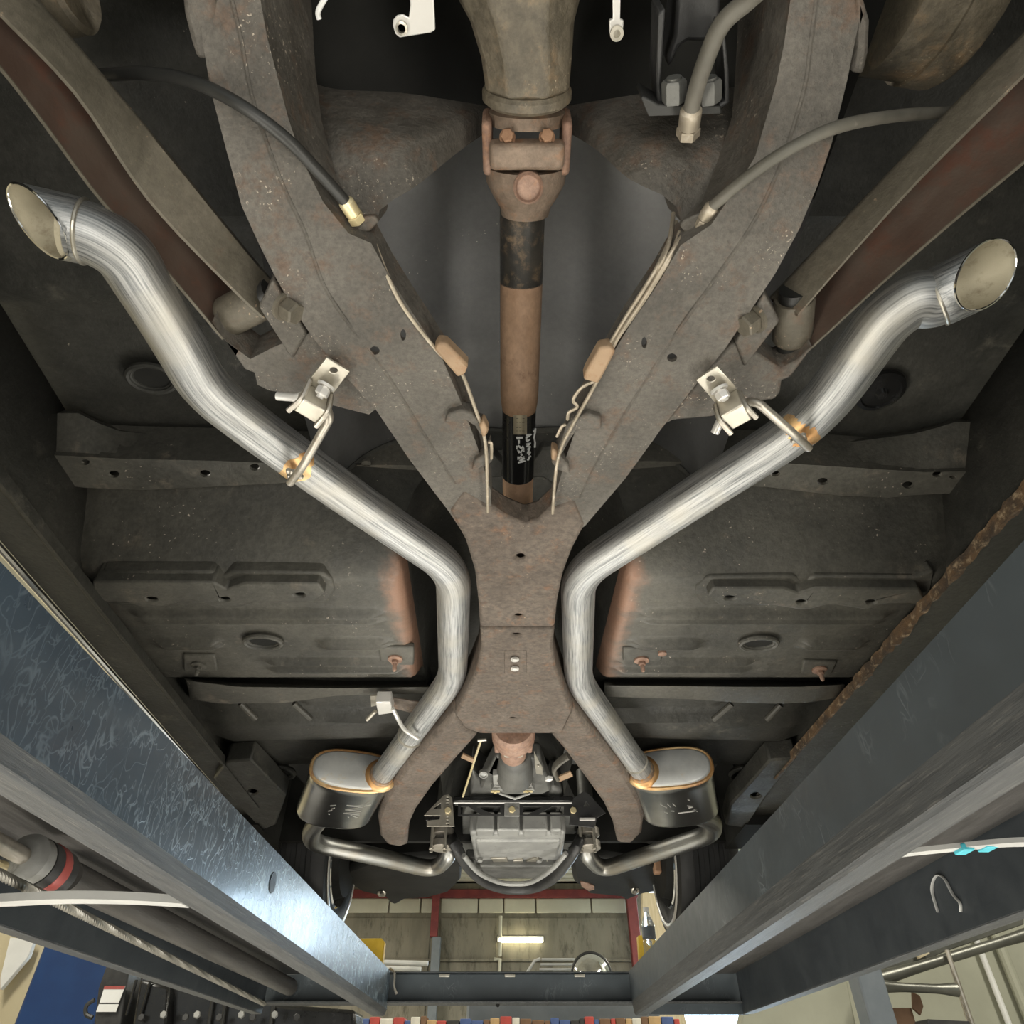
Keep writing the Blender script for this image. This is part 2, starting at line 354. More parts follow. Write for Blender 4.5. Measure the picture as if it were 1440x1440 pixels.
M['lift_under'] = mat('lift_under', (.05, .047, .044), (.072, .068, .064), (.10, .094, .087), .36, 10, .38, .5, metal=.15, bump=.25, stretch=(4, .4, 4))
M['cable'] = mat('cable', (.20, .19, .165), (.30, .285, .25), None, rough=.4, metal=.6, bump=.2)
M['white'] = mat('white', (.72, .72, .70), (.78, .78, .76), None, rough=.5, bump=.05)
M['strap'] = mat('strap', (.40, .40, .39), (.50, .50, .48), None, rough=.5, bump=.1)
M['cyan'] = mat('cyan', (.06, .42, .52), (.08, .5, .6), None, rough=.5, bump=.1)
M['red'] = mat('red', (.30, .06, .052), (.36, .075, .065), None, rough=.5, bump=.1)
M['red_beam'] = mat('red_beam', (.15, .022, .024), (.2, .032, .03), None, rough=.6, bump=.15)
M['yellow'] = mat('yellow', (.62, .40, .03), (.70, .47, .05), (.45, .33, .08), .35, 20, .45, .6, bump=.1)
M['concrete'] = mat('concrete', (.17, .157, .125), (.235, .215, .17), (.11, .10, .078), .42, 1.6, .8, .95, bump=.5, bscale=9, stretch=(2.2, 1, .6))
M['wall_white'] = mat('wall_white', (.48, .46, .38), (.56, .54, .45), None, scale=1.5, rough=.7, bump=.1)
M['wall_tan'] = mat('wall_tan', (.50, .43, .28), (.56, .49, .33), (.62, .60, .52), .4, 1.1, .75, .85, bump=.15)
M['wall_green'] = mat('wall_green', (.32, .32, .25), (.39, .39, .31), None, scale=1.2, rough=.7, bump=.1)
M['wood'] = mat('wood', (.48, .40, .26), (.56, .48, .33), None, rough=.6, bump=.1, stretch=(8, 8, .8))
M['floor'] = mat('floor', (.36, .35, .32), (.43, .42, .385), (.30, .29, .27), .4, .8, .45, .7, bump=.1)
M['blue'] = mat('blue', (.006, .032, .12), (.008, .04, .14), None, rough=.42, bump=.05)
M['card'] = mat('card', (.10, .055, .03), (.14, .08, .045), None, rough=.8, bump=.1)
M['grey_post'] = mat('grey_post', (.13, .15, .17), (.16, .18, .2), None, rough=.45, bump=.1)
M['tube_grey'] = mat('tube_grey', (.10, .10, .085), (.15, .15, .13), None, rough=.35, metal=.5, bump=.1)
M['tube_glow'] = emit('tube_glow', (1.0, .93, .62), 9)
M['daylight'] = emit('daylight', (.60, .81, 1.0), 9)
def pet():
    m = bpy.data.materials.new('clear_plastic'); m.use_nodes = True; b = m.node_tree.nodes['Principled BSDF']
    b.inputs['Transmission Weight'].default_value = .9; b.inputs['Roughness'].default_value = .05; b.inputs['IOR'].default_value = 1.2; b.inputs['Base Color'].default_value = (.9, .95, 1, 1)
    return m
M['plastic'] = pet()
for k, c in {'book_red': (.4, .06, .05), 'book_blue': (.06, .1, .25), 'book_tan': (.45, .3, .15), 'book_white': (.6, .58, .52), 'book_brown': (.16, .09, .05), 'book_black': (.03, .03, .03)}.items():
    M[k] = mat(k, c, None, rough=.6, bump=.05)
# ================================================================ setting
def quad_box(name, m, lo, hi, parent=None, bevel=0):
    b = MB(); b.box([(a + c) / 2 for a, c in zip(lo, hi)], [c - a for a, c in zip(lo, hi)]); return b.build(name, m, parent, smooth=False, bevel=bevel)
WY = 16.0                       # distance of the front wall
struct(quad_box('floor', M['floor'], (-7, -7, -.1), (8, WY + .4, 0)))
struct(quad_box('wall_left', M['wall_tan'], (-7.2, -7, 0), (-7, WY + .2, 6.2)))
struct(quad_box('wall_right', M['wall_green'], (8, -7, 0), (8.2, WY + .2, 6.2)))
ceil = MB()
for i in range(60):             # corrugated roof sheets, ridges across
    y = 6.0 + i * .18
    ceil.box((0.5, y, 4.72 + (.03 if i % 2 else 0)), (15, .16, .04))
ceil.box((0.5, -.5, 4.76), (15, 13, .04))
struct(ceil.build('ceiling', M['wall_white'], smooth=False))
def wall_rect(x0, y0, x1, y1, Y):
    a = PY(x0, y0, Y); b = PY(x1, y1, Y); return a, b
# front wall: rough grey panels below, white panels above, a doorway at the right
wf = quad_box('wall_front', M['concrete'], (-7.2, WY, 0), (2.9, WY + .2, 6.2)); struct(wf)
zt = PY(700, 1286, WY).z; zc = PY(700, 1264, WY).z
def wall_piece(name, m, px0, px1, z0, z1, dy=.05, bev=.02):
    x0 = PY(px0, 1300, WY).x; x1 = PY(px1, 1300, WY).x
    quad_box(name, m, (x0, WY - dy, z0), (x1, WY + .0, z1), wf, bev)
for a, b in ((480, 544), (546, 589), (591, 607), (619, 671), (673, 707), (709, 753), (755, 832), (834, 882)):
    wall_piece('panel', M['wall_white'], a, b, zt + .02, zc, .06)
for a, b in ((480, 606), (619, 700), (706, 884)):
    wall_piece('panel', M['concrete'], a, b, PY(700, 1350, WY).z, zt - .06, .04)
    wall_piece('panel', M['concrete'], a, b, 0, PY(700, 1353, WY).z, .05)
wall_piece('ledge', M['concrete'], 480, 886, PY(700, 1353, WY).z, PY(700, 1349, WY).z, .10, .01)
wall_piece('beam', M['red_beam'], 470, 900, zc, zc + .16, .12)
o = quad_box('wall_front_side', M['wall_white'], (5.6, WY, 0), (8.2, WY + .2, 6.2)); o.name = 'wall_front_beside_door'; struct(o)
struct(quad_box('wall_front_over_door', M['wall_white'], (2.9, WY, 4.6), (5.6, WY + .2, 6.2)))
d = quad_box('door_1', M['daylight'], (2.9, WY + .35, 0), (5.6, WY + .4, 4.6)); struct(d)

def post(name, label, cat, px, py, w, Y, z1, m, z0=0):
    c = PY(px, py, Y)
    b = MB(); b.box((c.x, Y, (z0 + z1) / 2), (w, w, z1 - z0)); o = b.build(name, m, None, smooth=False, bevel=.012); return tag(o, label, cat)
zr = PY(610, 1264, WY - .3).z; zm = PY(610, 1318, WY - .3).z
post('wall_post', 'red painted steel post in front of the grey wall, left of the glowing tube', 'post', 611, 1300, .15, WY - .3, 6.0, M['red_beam'], zm)
post('pipe_chase', 'narrow grey upright casing below the red post on the back wall', 'casing', 613, 1340, .17, WY - .3, zm, M['grey_post'])
post('wall_post', 'dark red steel post at the right end of the grey back wall', 'post', 891, 1300, .2, WY - .35, 6.0, M['red_beam'])
c = MB(); a = PY(704, 1288, WY - .16); b2 = PY(702, 1385, WY - .16)
c.tube([a, PY(703, 1345, WY - .16)], .035, 8); c.tube([PY(695, 1349, WY - .16), PY(703, 1349, WY - .16), PY(702, 1372, WY - .16), (b2.x, b2.y, .1)], .035, 8)
tag(c.build('conduit', M['wall_white'], None), 'thin cream electrical conduit running down the back wall beside the lit tube', 'conduit')
# fluorescent tube fixture that shows under the car
LY = WY - .16
t = thing('tube_lamp', 'lit fluorescent tube lamp fixed level on the grey back wall', 'lamp', PY(732, 1323, LY))
a = PY(702, 1322, LY); b2 = PY(762, 1322, LY)
MB().tube([a, b2], .045, 10).build('tube', M['tube_glow'], t)
q = MB(); q.box((a + b2) / 2 + Vector((0, .10, .03)), ((b2 - a).length + .08, .05, .10)); q.build('fitting', M['white'], t, smooth=False, bevel=.01)
# tan board beside the right wheel
q = MB(); q.plate([(903, 1255), (925, 1255), (985, 1543), (868, 1543)], [], lambda x, y: PY(x, y, 9.0) if y < 1500 else Vector((PY(x, 1400, 9.0).x, 9.0, 0)), (0, .12, 0)); tag(q.build('tan_board', M['wood'], None, bevel=.01), 'tall pale wooden board leaning behind the right front wheel', 'board')

# ================================================================ car body seen from below
body = thing('car_body', 'black undercoated car body with stamped floor pans seen from underneath', 'car body', car(0, 1.2, .76))
def sstep(a, b, t):
    t = max(0, min(1, (t - a) / (b - a))); return t * t * (3 - 2 * t)
def lin(a, b, n): return [a + (b - a) * i / n for i in range(n + 1)]
def g(y, c, w): return math.exp(-((y - c) / w) ** 2)
for s, nm in ((-1, 'left'), (1, 'right')):
    def rf(x, y):
        h = 1.0 - .018 * sstep(.40, .42, y) + .02 * sstep(.60, .62, y) - .012 * g(y, .27, .03) - .014 * g(y, .455, .012) * sstep(.7, .62, abs(x)) 
        return car(s * abs(x), y, h)
    MB().grid(lin(.30, 1.3, 24), lin(-.8, .93, 70), rf).build('rear_floor', M['undercoat'], body, fixn=False)
# transmission tunnel, wide dome at the rear
def dome(x, y):
    t = min(1, abs(x) / .335); h = .80 + .26 * (1 - t ** 2) ** .5 - .07 * sstep(.72, .93, y) * (1 - t)
    return car(x, y, h)
MB().grid(lin(-.335, .335, 44), lin(.36, .90, 24), dome).build('tunnel', M['tunnel'], body, fixn=False)
MB().grid(lin(-.335, .335, 44), lin(-.5, .36, 20), dome).build('trunk_floor', M['undercoat_black'], body, fixn=False)
def dome2(x, y):
    t = min(1, abs(x) / .20); h = .76 + .19 * (1 - t ** 3) ** .5
    return car(x, y, h)
MB().loft([[dome(x * .335, .899) for x in lin(-1, 1, 40)], [dome2(x * .20, .915) for x in lin(-1, 1, 40)]], cyc=False, cap=False).build('tunnel_step', M['undercoat'], body, fixn=False)
r1 = [dome(x, .90) + Vector((0, 0, -.006)) for x in lin(-.335, .335, 40)]
q = MB(); q.tube(r1, .006, 6); q.build('tunnel_seam', M['undercoat'], body)
def dome2(x, y):
    t = min(1, abs(x) / .20); h = .76 + .19 * (1 - t ** 3) ** .5
    return car(x, y, h)
MB().grid(lin(-.20, .20, 30), lin(.91, 2.78, 24), dome2).build('tunnel', M['undercoat'], body, fixn=False)
for s in (-1, 1):
    q = MB(); q.plate([(724 + s * 20, 655), (724 + s * 38, 630), (724 + s * 62, 628), (724 + s * 66, 690), (724 + s * 40, 672), (724 + s * 22, 672)] if s > 0 else
                      [(640, 632), (690, 632), (708, 652), (706, 672), (686, 672), (664, 690)], [], prism(.90), (0, 0, .02)); q.build('tunnel_flange', M['undercoat'], body, bevel=.004)
# kick-up cross beams
def strip_loft(mb, lines, n=22):                 # lines: [(pixel polyline, h or list)], resampled to n+1
    rows = []
    for pl, h in lines:
        p3 = [P(a, b, h) for a, b in pl]; L = [0]
        for a, b in zip(p3, p3[1:]): L.append(L[-1] + (b - a).length)
        row = []
        for i in range(n + 1):
            d = L[-1] * i / n; k = 0
            while k < len(L) - 2 and L[k + 1] < d: k += 1
            row.append(p3[k].lerp(p3[k + 1], (d - L[k]) / max(1e-6, L[k + 1] - L[k])))
        rows.append(row)
    mb.loft(rows, cyc=False, cap=False); return mb
A = [(28, 577), (110, 577), (140, 592), (170, 603), (330, 615), (470, 616), (620, 612)]
Bl = [(34, 638), (170, 645), (300, 648), (400, 652), (610, 655)]
Cl = [(40, 668), (75, 680), (120, 686), (200, 689), (330, 683), (450, 676), (620, 674)]
Ar = [(1424, 588), (1335, 590), (1300, 604), (1140, 625), (980, 627), (840, 618)]
Br = [(1420, 660), (1300, 664), (1160, 655), (1080, 650), (840, 648)]
Cr = [(1400, 690), (1385, 698), (1330, 694), (1290, 696), (1250, 700), (1180, 697), (1080, 685), (840, 674)]
for A_, B_, C_, hs in ((A, Bl, Cl, [(120, 650, 6, 4), (160, 667, 8, 5), (288, 666, 8, 5), (358, 657, 7, 5), (515, 652, 7, 4)]),
                       (Ar, Br, Cr, [(1090, 666, 7, 4), (1157, 677, 8, 5), (1277, 682, 8, 5), (1318, 667, 7, 4), (1340, 671, 5, 2)])):
    q = MB(); strip_loft(q, [(A_, .985), ([(a, b + 4) for a, b in A_], .965), (B_, .900)])
    out = B_ + C_[::-1]
    q.plate(out, [oval(*h) for h in hs], prism(.896), (0, 0, .09), back=False)
    q.build('kick_up_beam', M['undercoat_pan'], body, ang=30, fixn=False)
# footwell pans: stamped floor with ribs, one each side
def pan(s):
    def h(x, y):
        v = .94 - .175 * sstep(.955, 1.085, y)
        v += .12 * sstep(.235, .165, x) + .012 * sstep(.82, .86, x)
        v += .045 * sstep(1.485, 1.53, y)
        a = sstep(.26, .30, x) * sstep(.80, .76, x)
        v += -.018 * a * (g(y, 1.20, .011) + .6 * g(y, 1.232, .009))
        ov = sstep(.10, .13, abs(x - .535))
        v += -.017 * a * ov * (g(y, 1.315, .009) + .8 * g(y, 1.335, .007))
        b_ = sstep(.24, .27, x) * sstep(.58, .54, x)
        v += -.016 * b_ * (g(y, 1.40, .008) + g(y, 1.44, .007))
        return v
    q = MB(); xs = lin(.165, .225, 8)[:-1] + lin(.225, .862, 60); ys = lin(.95, 1.565, 130)
    q.grid(xs, ys, lambda x, y: car(s * x, y, h(x, y)))
    o = q.build('footwell_pan', M['pan'], body, fixn=False)
    at = o.data.attributes.new('rust', 'FLOAT', 'POINT')
    at.data.foreach_set('value', [.95 * sstep(.32, .19, x) * sstep(.97, 1.08, y) * (1 if y < 1.2 else .85) for y in ys for x in xs])
    return o
for s in (-1, 1):
    pan(s)
for outl, hs, flange in (
    ([(130, 818), (300, 819), (318, 829), (345, 820), (448, 821), (457, 834), (442, 847), (355, 848), (335, 854), (300, 854), (285, 848), (250, 848), (232, 854), (200, 854), (180, 848), (150, 847), (130, 838)],
     [(213, 843, 8, 3), (316, 843, 7, 3), (421, 837, 7, 3)],
     [(122, 822), (145, 805), (298, 805), (312, 813), (324, 805), (452, 806), (468, 815), (472, 832), (462, 848), (140, 851)]),
    ([(995, 838), (1003, 827), (1103, 827), (1123, 834), (1147, 827), (1293, 828), (1300, 840), (1287, 850), (1243, 850), (1217, 858), (1190, 853), (1167, 850), (1140, 857), (1120, 857), (1090, 852), (1010, 850)],
     [(1027, 841, 7, 3), (1127, 847, 7, 3), (1225, 847, 7, 3)],
     [(977, 838), (979, 823), (995, 812), (1118, 811), (1130, 820), (1144, 811), (1285, 812), (1314, 803), (1306, 845), (1290, 852), (990, 852)])):
    q = MB(); q.plate(outl, [oval(*h) for h in hs], prism(.742), (0, 0, .05)); q.build('seat_bracket', M['undercoat_pan'], body, bevel=.004)
    q = MB(); q.plate(flange, [], prism(.762), (0, 0, .03)); q.build('seat_bracket_flange', M['undercoat_pan'], body, bevel=.006)
# raised drain openings
def ring(px, py, h, rx, ry, tube=.006, m=None, name='drain_opening', disc=True, lab=None):
    c = P(px, py, h); q = MB()
    pts = [c + Vector((rx * math.cos(a), ry * math.sin(a), 0)) for a in lin(0, 2 * PI, 28)]
    for r, dz in ((1.0, 0), (.9, .004)):
        q.tube([c + (p - c) * r + Vector((0, 0, dz)) for p in pts], tube, 8, cap=False)
    o = q.build(name, m or M['undercoat_pan'], body)
    if disc:
        q = MB(); q.loft([[c + (p - c) * .92 + Vector((0, 0, .002 + d)) for p in pts[:-1]] for d in (0, .01)]); q.build('hole_shade_disc', M['undercoat_black'], o)  # black disc painting the shade inside an opening that is not cut
    return o
ring(370, 903, .757, .040, .026); ring(1067, 905, .757, .040, .026)
ring(213, 532, .985, .042, .030, .006, M['undercoat']); 
c = P(1238, 551, .99); q = MB(); q.lathe(c, (0, 0, -1), [(.046, -.006), (.044, .002), (.036, .005), (.034, .001), (.012, .004), (.008, .012), (0.002, .013)], 28); q.build('drain_plug', M['black_gloss'], body)
ring(395, 1086, .815, .042, .05, .008, M['undercoat']); ring(1046, 1087, .815, .042, .05, .008, M['undercoat'])
# front cross beams of the floor
for L in (([(252, 945), (330, 952), (480, 957), (625, 957)], [(262, 957), (335, 966), (480, 968), (622, 966)], [(268, 983), (310, 989), (400, 988), (470, 978), (618, 974)]),
          ([(1182, 958), (1124, 957), (1045, 956), (850, 955)], [(1188, 963), (1124, 966), (1045, 966), (850, 964)], [(1181, 980), (1140, 987), (1098, 989), (1045, 988), (979, 983), (850, 979)])):
    q = MB(); strip_loft(q, [(L[0], .800), (L[1], .748), (L[2], .748), (L[2], .80)]); q.build('floor_crossbeam', M['undercoat_pan'], body, ang=50, solid=.002, fixn=False)
# front floor with its step, and toe board rising ahead
def ff(x, y):
    h = .80 - .028 * sstep(1.72 + .03 * abs(x), 1.76 + .03 * abs(x), y) + .03 * sstep(1.84 + .06 * abs(x), 1.89 + .06 * abs(x), y)
    h += .02 * sstep(2.05, 2.3, y) + .35 * sstep(2.15, 2.75, y) + .02 * sstep(.78, .845, abs(x))
    return car(x, y, h)
for s in (-1, 1):
    MB().grid([s * v for v in lin(.18, .90, 24)], lin(1.5, 2.75, 70), ff).build('front_floor', M['undercoat'], body, fixn=False)
for a, b in (((413, 989), (437, 1011)), ((338, 989), (360, 1011)), ((1029, 990), (1003, 1012)), ((1098, 991), (1078, 1012))):
    MB().tube([P(*a, .785), P(*b, .765)], .008, 10).build('drain_tube', M['undercoat_pan'], body)
# rocker panels and pinch welds
for s in (-1, 1):
    prof = [(.86, .99), (.848, .80), (.838, .765), (.812, .738), (.816, .736), (.845, .752), (.918 + .03 * (s > 0), .752), (.94 + .03 * (s > 0), .775), (.955 + .03 * (s > 0), .90)]
    rings = [[car(s * x, y, h) for x, h in prof] for y in lin(-.3, 2.5, 30)]
    MB().loft(rings, cyc=False, cap=False).build('rocker_panel', M['undercoat'], body, solid=.003, fixn=False, ang=25)
    if s < 0:
        q = MB(); q.tube([car(-.930, .2, .750), car(-.930, 2.5, .750)], .007, 10); q.build('rocker_trim', M['chrome'], body)
    q = MB(); q.box(car(s * .93, 2.64, .86), (.16, .30, .28)); q.build('fender_edge', M['undercoat_black'], body)
    q = MB(); rr = []
    for y in lin(.55, 2.05 if s > 0 else 2.32, 90):
        j = random.uniform(-.004, .004) if s > 0 and y < 1.5 else 0
        k = random.uniform(-.006, .003) if s > 0 and y < 1.5 else 0
        rr.append([car(s * (.807 + j), y, .745), car(s * (.805 + j), y, .722 + k), car(s * (.812 - j), y, .722 + k), car(s * (.815 - j), y, .745)])
    q.loft(rr); o = q.build('pinch_weld', M['rust_flake'] if s > 0 else M['undercoat'], body, ang=30)
    if s > 0: o['label'] = 'rusted flaking pinch weld'
q = MB(); q.box(car(0, 2.775, 1.05), (1.9, .03, .62)); q.build('firewall', M['undercoat_black'], body)
q = MB(); q.box(car(0, 3.15, 1.02), (1.18, .75, .03)); q.build('engine_bay_top', M['undercoat_black'], body)
q = MB(); q.box(car(0, 3.15, 1.25), (1.9, .85, .03)); q.build('fender_top', M['undercoat_black'], body)
for s in (-1, 1):
    q = MB(); q.box(car(s * .60, 3.15, .95), (.03, .75, .24)); q.build('inner_fender', M['undercoat_black'], body)
q = MB(); q.box(car(0, 3.3, .92), (1.2, .3, .16)); q.build('radiator_support', M['undercoat_black'], body)
for pl in ([(318, 1072), (353, 1069), (402, 1120), (388, 1160), (368, 1168), (300, 1095)], [(1082, 1070), (1122, 1066), (1078, 1120), (1048, 1165), (1020, 1160), (1027, 1132)]):
    q = MB(); q.plate(pl, [oval(sum(a for a, b in pl) / 6, sum(b for a, b in pl) / 6, 7, 4)], prism(.725), (0, 0, .06)); q.build('body_brace', M['undercoat'], body, bevel=.008)
# seat belt anchor studs poking through
def stud(px, py, h, m, pin, plate):
    c = P(px, py, h); q = MB(); q.plate(plate, [], prism(h), (0, 0, .015)); o = q.build('anchor_plate', M['undercoat_pan'], body, bevel=.004)
    q = MB(); q.lathe(c, (0, 0, -1), [(.017, -.004), (.017, .004), (.012, .006)], 18); q.hexa(c + Vector((0, 0, -.005)), (0, 0, -1), .0085, .009)
    q.lathe(c + Vector((0, 0, -.012)), (.05, .1, -1), [(.0048, 0), (.0048, pin), (.003, pin + .003)], 10); q.build('stud', m, o)
stud(556, 926, .758, M['rust_pink'], .016, [(532, 911), (582, 911), (582, 936), (535, 936)])
stud(902, 928, .758, M['rust_pink'], .014, [(876, 912), (934, 912), (930, 933), (876, 933)])
stud(1152, 941, .758, M['rust_pink'], .014, [(1130, 930), (1178, 931), (1170, 948), (1126, 948)])
stud(280, 935, .758, M['undercoat_pan'], .012, [(257, 921), (302, 922), (306, 944), (258, 944)])
q = MB(); q.lathe(P(931, 917, .755), (0, 0, -1), [(.010, 0), (.010, .006), (.004, .008)], 10); q.build('rivet_head', M['rust_pink'], body)

# ================================================================ chassis frame (X shaped)
fr = thing('chassis_frame', 'brown rusty X-shaped steel chassis frame running down the middle of the car', 'frame', P(726, 880, .67))
Zf = lambda x, y: .67 + .08 * max(0, (480 - y) / 480)
cuts = [60, 130, 200, 270, 340, 410, 480, 560, 640]
LR = [(262, -150), (278, -25), (285, 60), (297, 130), (318, 210), (340, 290), (365, 345), (385, 385), (410, 430), (440, 475), (485, 528), (530, 578), (575, 645), (631, 719),
      (650, 748), (684, 730), (691, 713), (690, 690), (672, 630), (650, 570), (620, 500), (580, 440), (545, 385), (522, 342), (490, 328), (455, 285), (425, 225), (405, 165), (392, 115), (375, 50), (362, -25), (346, -150)]
RR = [(1134, -150), (1115, -25), (1103, 60), (1092, 115), (1078, 165), (1062, 220), (1035, 265), (1000, 316), (957, 345), (928, 395), (884, 460), (848, 520), (818, 580), (797, 640), (783, 690), (777, 713),
      (784, 730), (806, 752), (823, 739), (880, 672), (930, 603), (975, 545), (1020, 490), (1050, 445), (1090, 385), (1125, 320), (1150, 260), (1170, 200), (1192, 110), (1208, 30), (1216, -25), (1240, -150)]
for pl, hs in ((LR, [(527, 493, 7, 6), (567, 471, 4, 8)]), (RR, [(945, 503, 7, 6), (906, 482, 4, 8)])):
    q = MB(); q.plate(pl, [oval(*h) for h in hs], prism(Zf), lambda x, y: (0, 0, .045 + .19 * max(0, (330 - y) / 330)), cuts, back=False); q.build('rear_rail', M['frame'], fr, bevel=.008)
# pressed seams along the rails
for pl in ([(326, 0), (340, 60), (353, 130), (375, 200), (400, 265), (430, 330), (455, 400), (490, 455), (540, 520), (590, 600), (640, 680)],
           [(1148, 0), (1140, 60), (1132, 120), (1112, 190), (1090, 250), (1055, 320), (1000, 400), (950, 470), (905, 540), (850, 630), (815, 700)]):
    q = MB(); q.tube(resample(catmull([P(a, b, Zf(a, b) + .0005) for a, b in pl], 6), .02), .0022, 6); q.build('weld_seam', M['frame'], fr)
UC = [(631, 719), (652, 690), (691, 713), (712, 727), (738, 738), (757, 732), (777, 713), (808, 703), (823, 739), (804, 775), (791, 810), (783, 850), (780, 882), (675, 882), (673, 850), (668, 805), (655, 762)]
q = MB(); q.plate(UC, [oval(732, 784, 6, 4), oval(729, 867, 5.5, 2.6)], prism(.668), (0, 0, .045)); q.build('centre_plate', M['frame_rust'], fr, bevel=.006)
LC = [(675, 884), (780, 884), (777, 910), (781, 935), (791, 965), (805, 998), (790, 1030), (772, 1032), (674, 1032), (655, 1025), (640, 1004), (660, 965), (671, 940), (677, 910)]
q = MB(); q.plate(LC, [oval(726, 893, 5, 2.4), oval(721, 1011, 5, 1.5)], prism(.670), (0, 0, .09)); q.build('centre_plate', M['frame_rust'], fr, bevel=.006)
q = MB(); q.plate([(709, 915), (741, 915), (741, 948), (709, 948)], [], prism(.6685), (0, 0, .01)); o = q.build('bolt_pad', M['frame_rust'], fr, bevel=.003)
for y in (926.5, 939.5):
    q = MB(); q.lathe(P(724, y, .667), (0, 0, -1), [(.0085, 0), (.0085, .003), (.005, .0045)], 14); q.hexa(P(724, y, .664), (0, 0, -1), .0055, .004); q.build('bolt', M['zinc_bright'], o)
LL = [(640, 1004), (655, 1025), (674, 1033), (645, 1065), (610, 1105), (585, 1140), (574, 1165), (573, 1188), (560, 1192), (545, 1189), (534, 1176), (531, 1152), (540, 1125), (565, 1085), (600, 1045)]
RL = [(805, 998), (846, 1045), (880, 1088), (899, 1122), (906, 1150), (903, 1172), (888, 1187), (868, 1186), (862, 1160), (848, 1130), (815, 1085), (790, 1052), (773, 1033), (790, 1029)]
for pl in (LL, RL):
    q = MB(); q.plate(pl, [], prism(.67), (0, 0, .09)); q.build('front_rail', M['frame_rust'], fr, bevel=.014)
# arched rear cross member between the rails
def arch(R, Cc, L):
    q = MB(); n = 16
    def row(pts):
        p3 = catmull([P(*p) for p in pts], 8); LL_ = [0]
        for a, b in zip(p3, p3[1:]): LL_.append(LL_[-1] + (b - a).length)
        out = []
        for i in range(n + 1):
            d = LL_[-1] * i / n; k = 0
            while k < len(LL_) - 2 and LL_[k + 1] < d: k += 1
            out.append(p3[k].lerp(p3[k + 1], (d - LL_[k]) / max(1e-6, LL_[k + 1] - LL_[k])))
        return out
    r, c, l = row(R), row(Cc), row(L)
    m = [a.lerp(b, .85) + Vector((0, 0, .004)) for a, b in zip(r, c)]
    m2 = [a.lerp(b, .18) + Vector((0, 0, -.0)) for a, b in zip(c, l)]
    top = [a + Vector((0, .02, .08)) for a in l]
    q.loft([r, m, m2, l, top], cyc=False, cap=False)
    return q.build('cross_member', M['frame'], fr, ang=60, fixn=False)
arch([(425, 110, .90), (470, 125, .92), (560, 130, .93), (630, 140, .95), (690, 150, .98)],
     [(430, 255, .775), (480, 203, .79), (560, 203, .80), (640, 172, .88), (690, 158, .96)],
     [(440, 285, .765), (500, 330, .765), (533, 312, .77), (537, 291, .77), (585, 262, .79), (640, 217, .86), (684, 186, .95)])
arch([(1075, 110, .90), (1020, 125, .92), (920, 130, .93), (850, 140, .95), (790, 150, .98)],
     [(1072, 235, .775), (1010, 205, .79), (920, 205, .80), (850, 175, .88), (792, 158, .96)],
     [(1050, 275, .765), (985, 325, .765), (952, 305, .77), (946, 282, .77), (885, 252, .79), (838, 210, .86), (798, 186, .95)])
for pl, h in (([oval(513, 187, 9, 2.6)], .835),):
    c = P(513, 187, .829); q = MB(); q.loft([[c + Vector((.0085 * math.cos(a) * k, .0028 * math.sin(a) * k, dz)) for a in lin(0, 2 * PI, 14)[:-1]] for k, dz in ((1.25, .002), (1.25, -.001), (1.0, -.001), (.95, .006))]); q.build('slot_shade', M['undercoat_black'], fr)  # black plate painting the dark of an uncut slot
# bump stop brackets at the rail tops
for pl in ([(256, 0), (262, -20), (302, -20), (306, 82), (276, 84), (268, 60), (258, 20)], [(1210, -20), (1224, 30), (1222, 75), (1215, 106), (1196, 102), (1203, 60), (1205, 0)]):
    q = MB(); q.plate(pl, [], prism(.745), (0, 0, .09)); q.build('bump_stop_bracket', M['frame'], fr, bevel=.005)
# outriggers that carry the trailing arms
for base, vert, bolt in (
    ([(298, 452), (318, 480), (352, 505), (385, 488), (420, 474), (436, 468), (465, 498), (530, 574), (519, 583), (440, 563), (405, 553), (378, 549), (362, 541), (358, 524), (345, 519)],
     [(383, 394), (363, 432), (411, 506), (432, 470)], (402, 432)),
    ([(1145, 487), (1122, 508), (1100, 520), (1070, 500), (1035, 482), (1022, 490), (975, 545), (932, 600), (945, 592), (1000, 587), (1040, 577), (1075, 564), (1088, 563), (1098, 552), (1100, 536), (1112, 532)],
     [(1075, 413), (1097, 452), (1047, 517), (1034, 482)], (1060, 450))):
    q = MB(); q.plate(base, [], prism(.69), (0, 0, .05)); o = q.build('outrigger', M['frame'], fr, bevel=.006)
    q = MB(); q.plate(vert, [], prism(.685), (0, 0, .07)); q.build('arm_bracket', M['frame'], o, bevel=.003)
    q = MB(); c = P(*bolt, .68); ax = (1 if bolt[0] < 700 else -1, .25, -.7); q.hexa(c, ax, .014, .018); q.lathe(c - Vector(ax).normalized() * .004, ax, [(.017, 0), (.017, .004)], 14); q.build('bolt_head', M['arm'], o)
# hose tabs and brake line straps on the rails
for pl in ([(486, 318), (500, 306), (528, 304), (533, 312), (520, 326), (492, 328)], [(956, 318), (962, 310), (985, 300), (1002, 308), (998, 325), (984, 332), (962, 326)]):
    q = MB(); q.plate(pl, [], prism(.712), (0, 0, .008)); q.build('hose_tab', M['frame'], fr, bevel=.002)
for pl in ([(625, 596), (630, 582), (648, 577), (664, 581), (674, 594), (683, 596), (686, 606), (676, 614), (668, 600), (655, 592)],
           [(663, 662), (668, 648), (682, 640), (690, 622), (692, 650), (686, 656)],
           [(846, 605), (846, 588), (828, 582), (808, 588), (796, 600), (790, 620), (782, 634), (790, 640), (800, 622), (812, 605)],
           [(802, 668), (800, 655), (786, 640), (778, 634), (776, 652), (784, 662)]):
    q = MB(); q.plate(pl, [], prism(.66), (0, 0, .02)); q.build('line_strap', M['frame'], fr, bevel=.003)

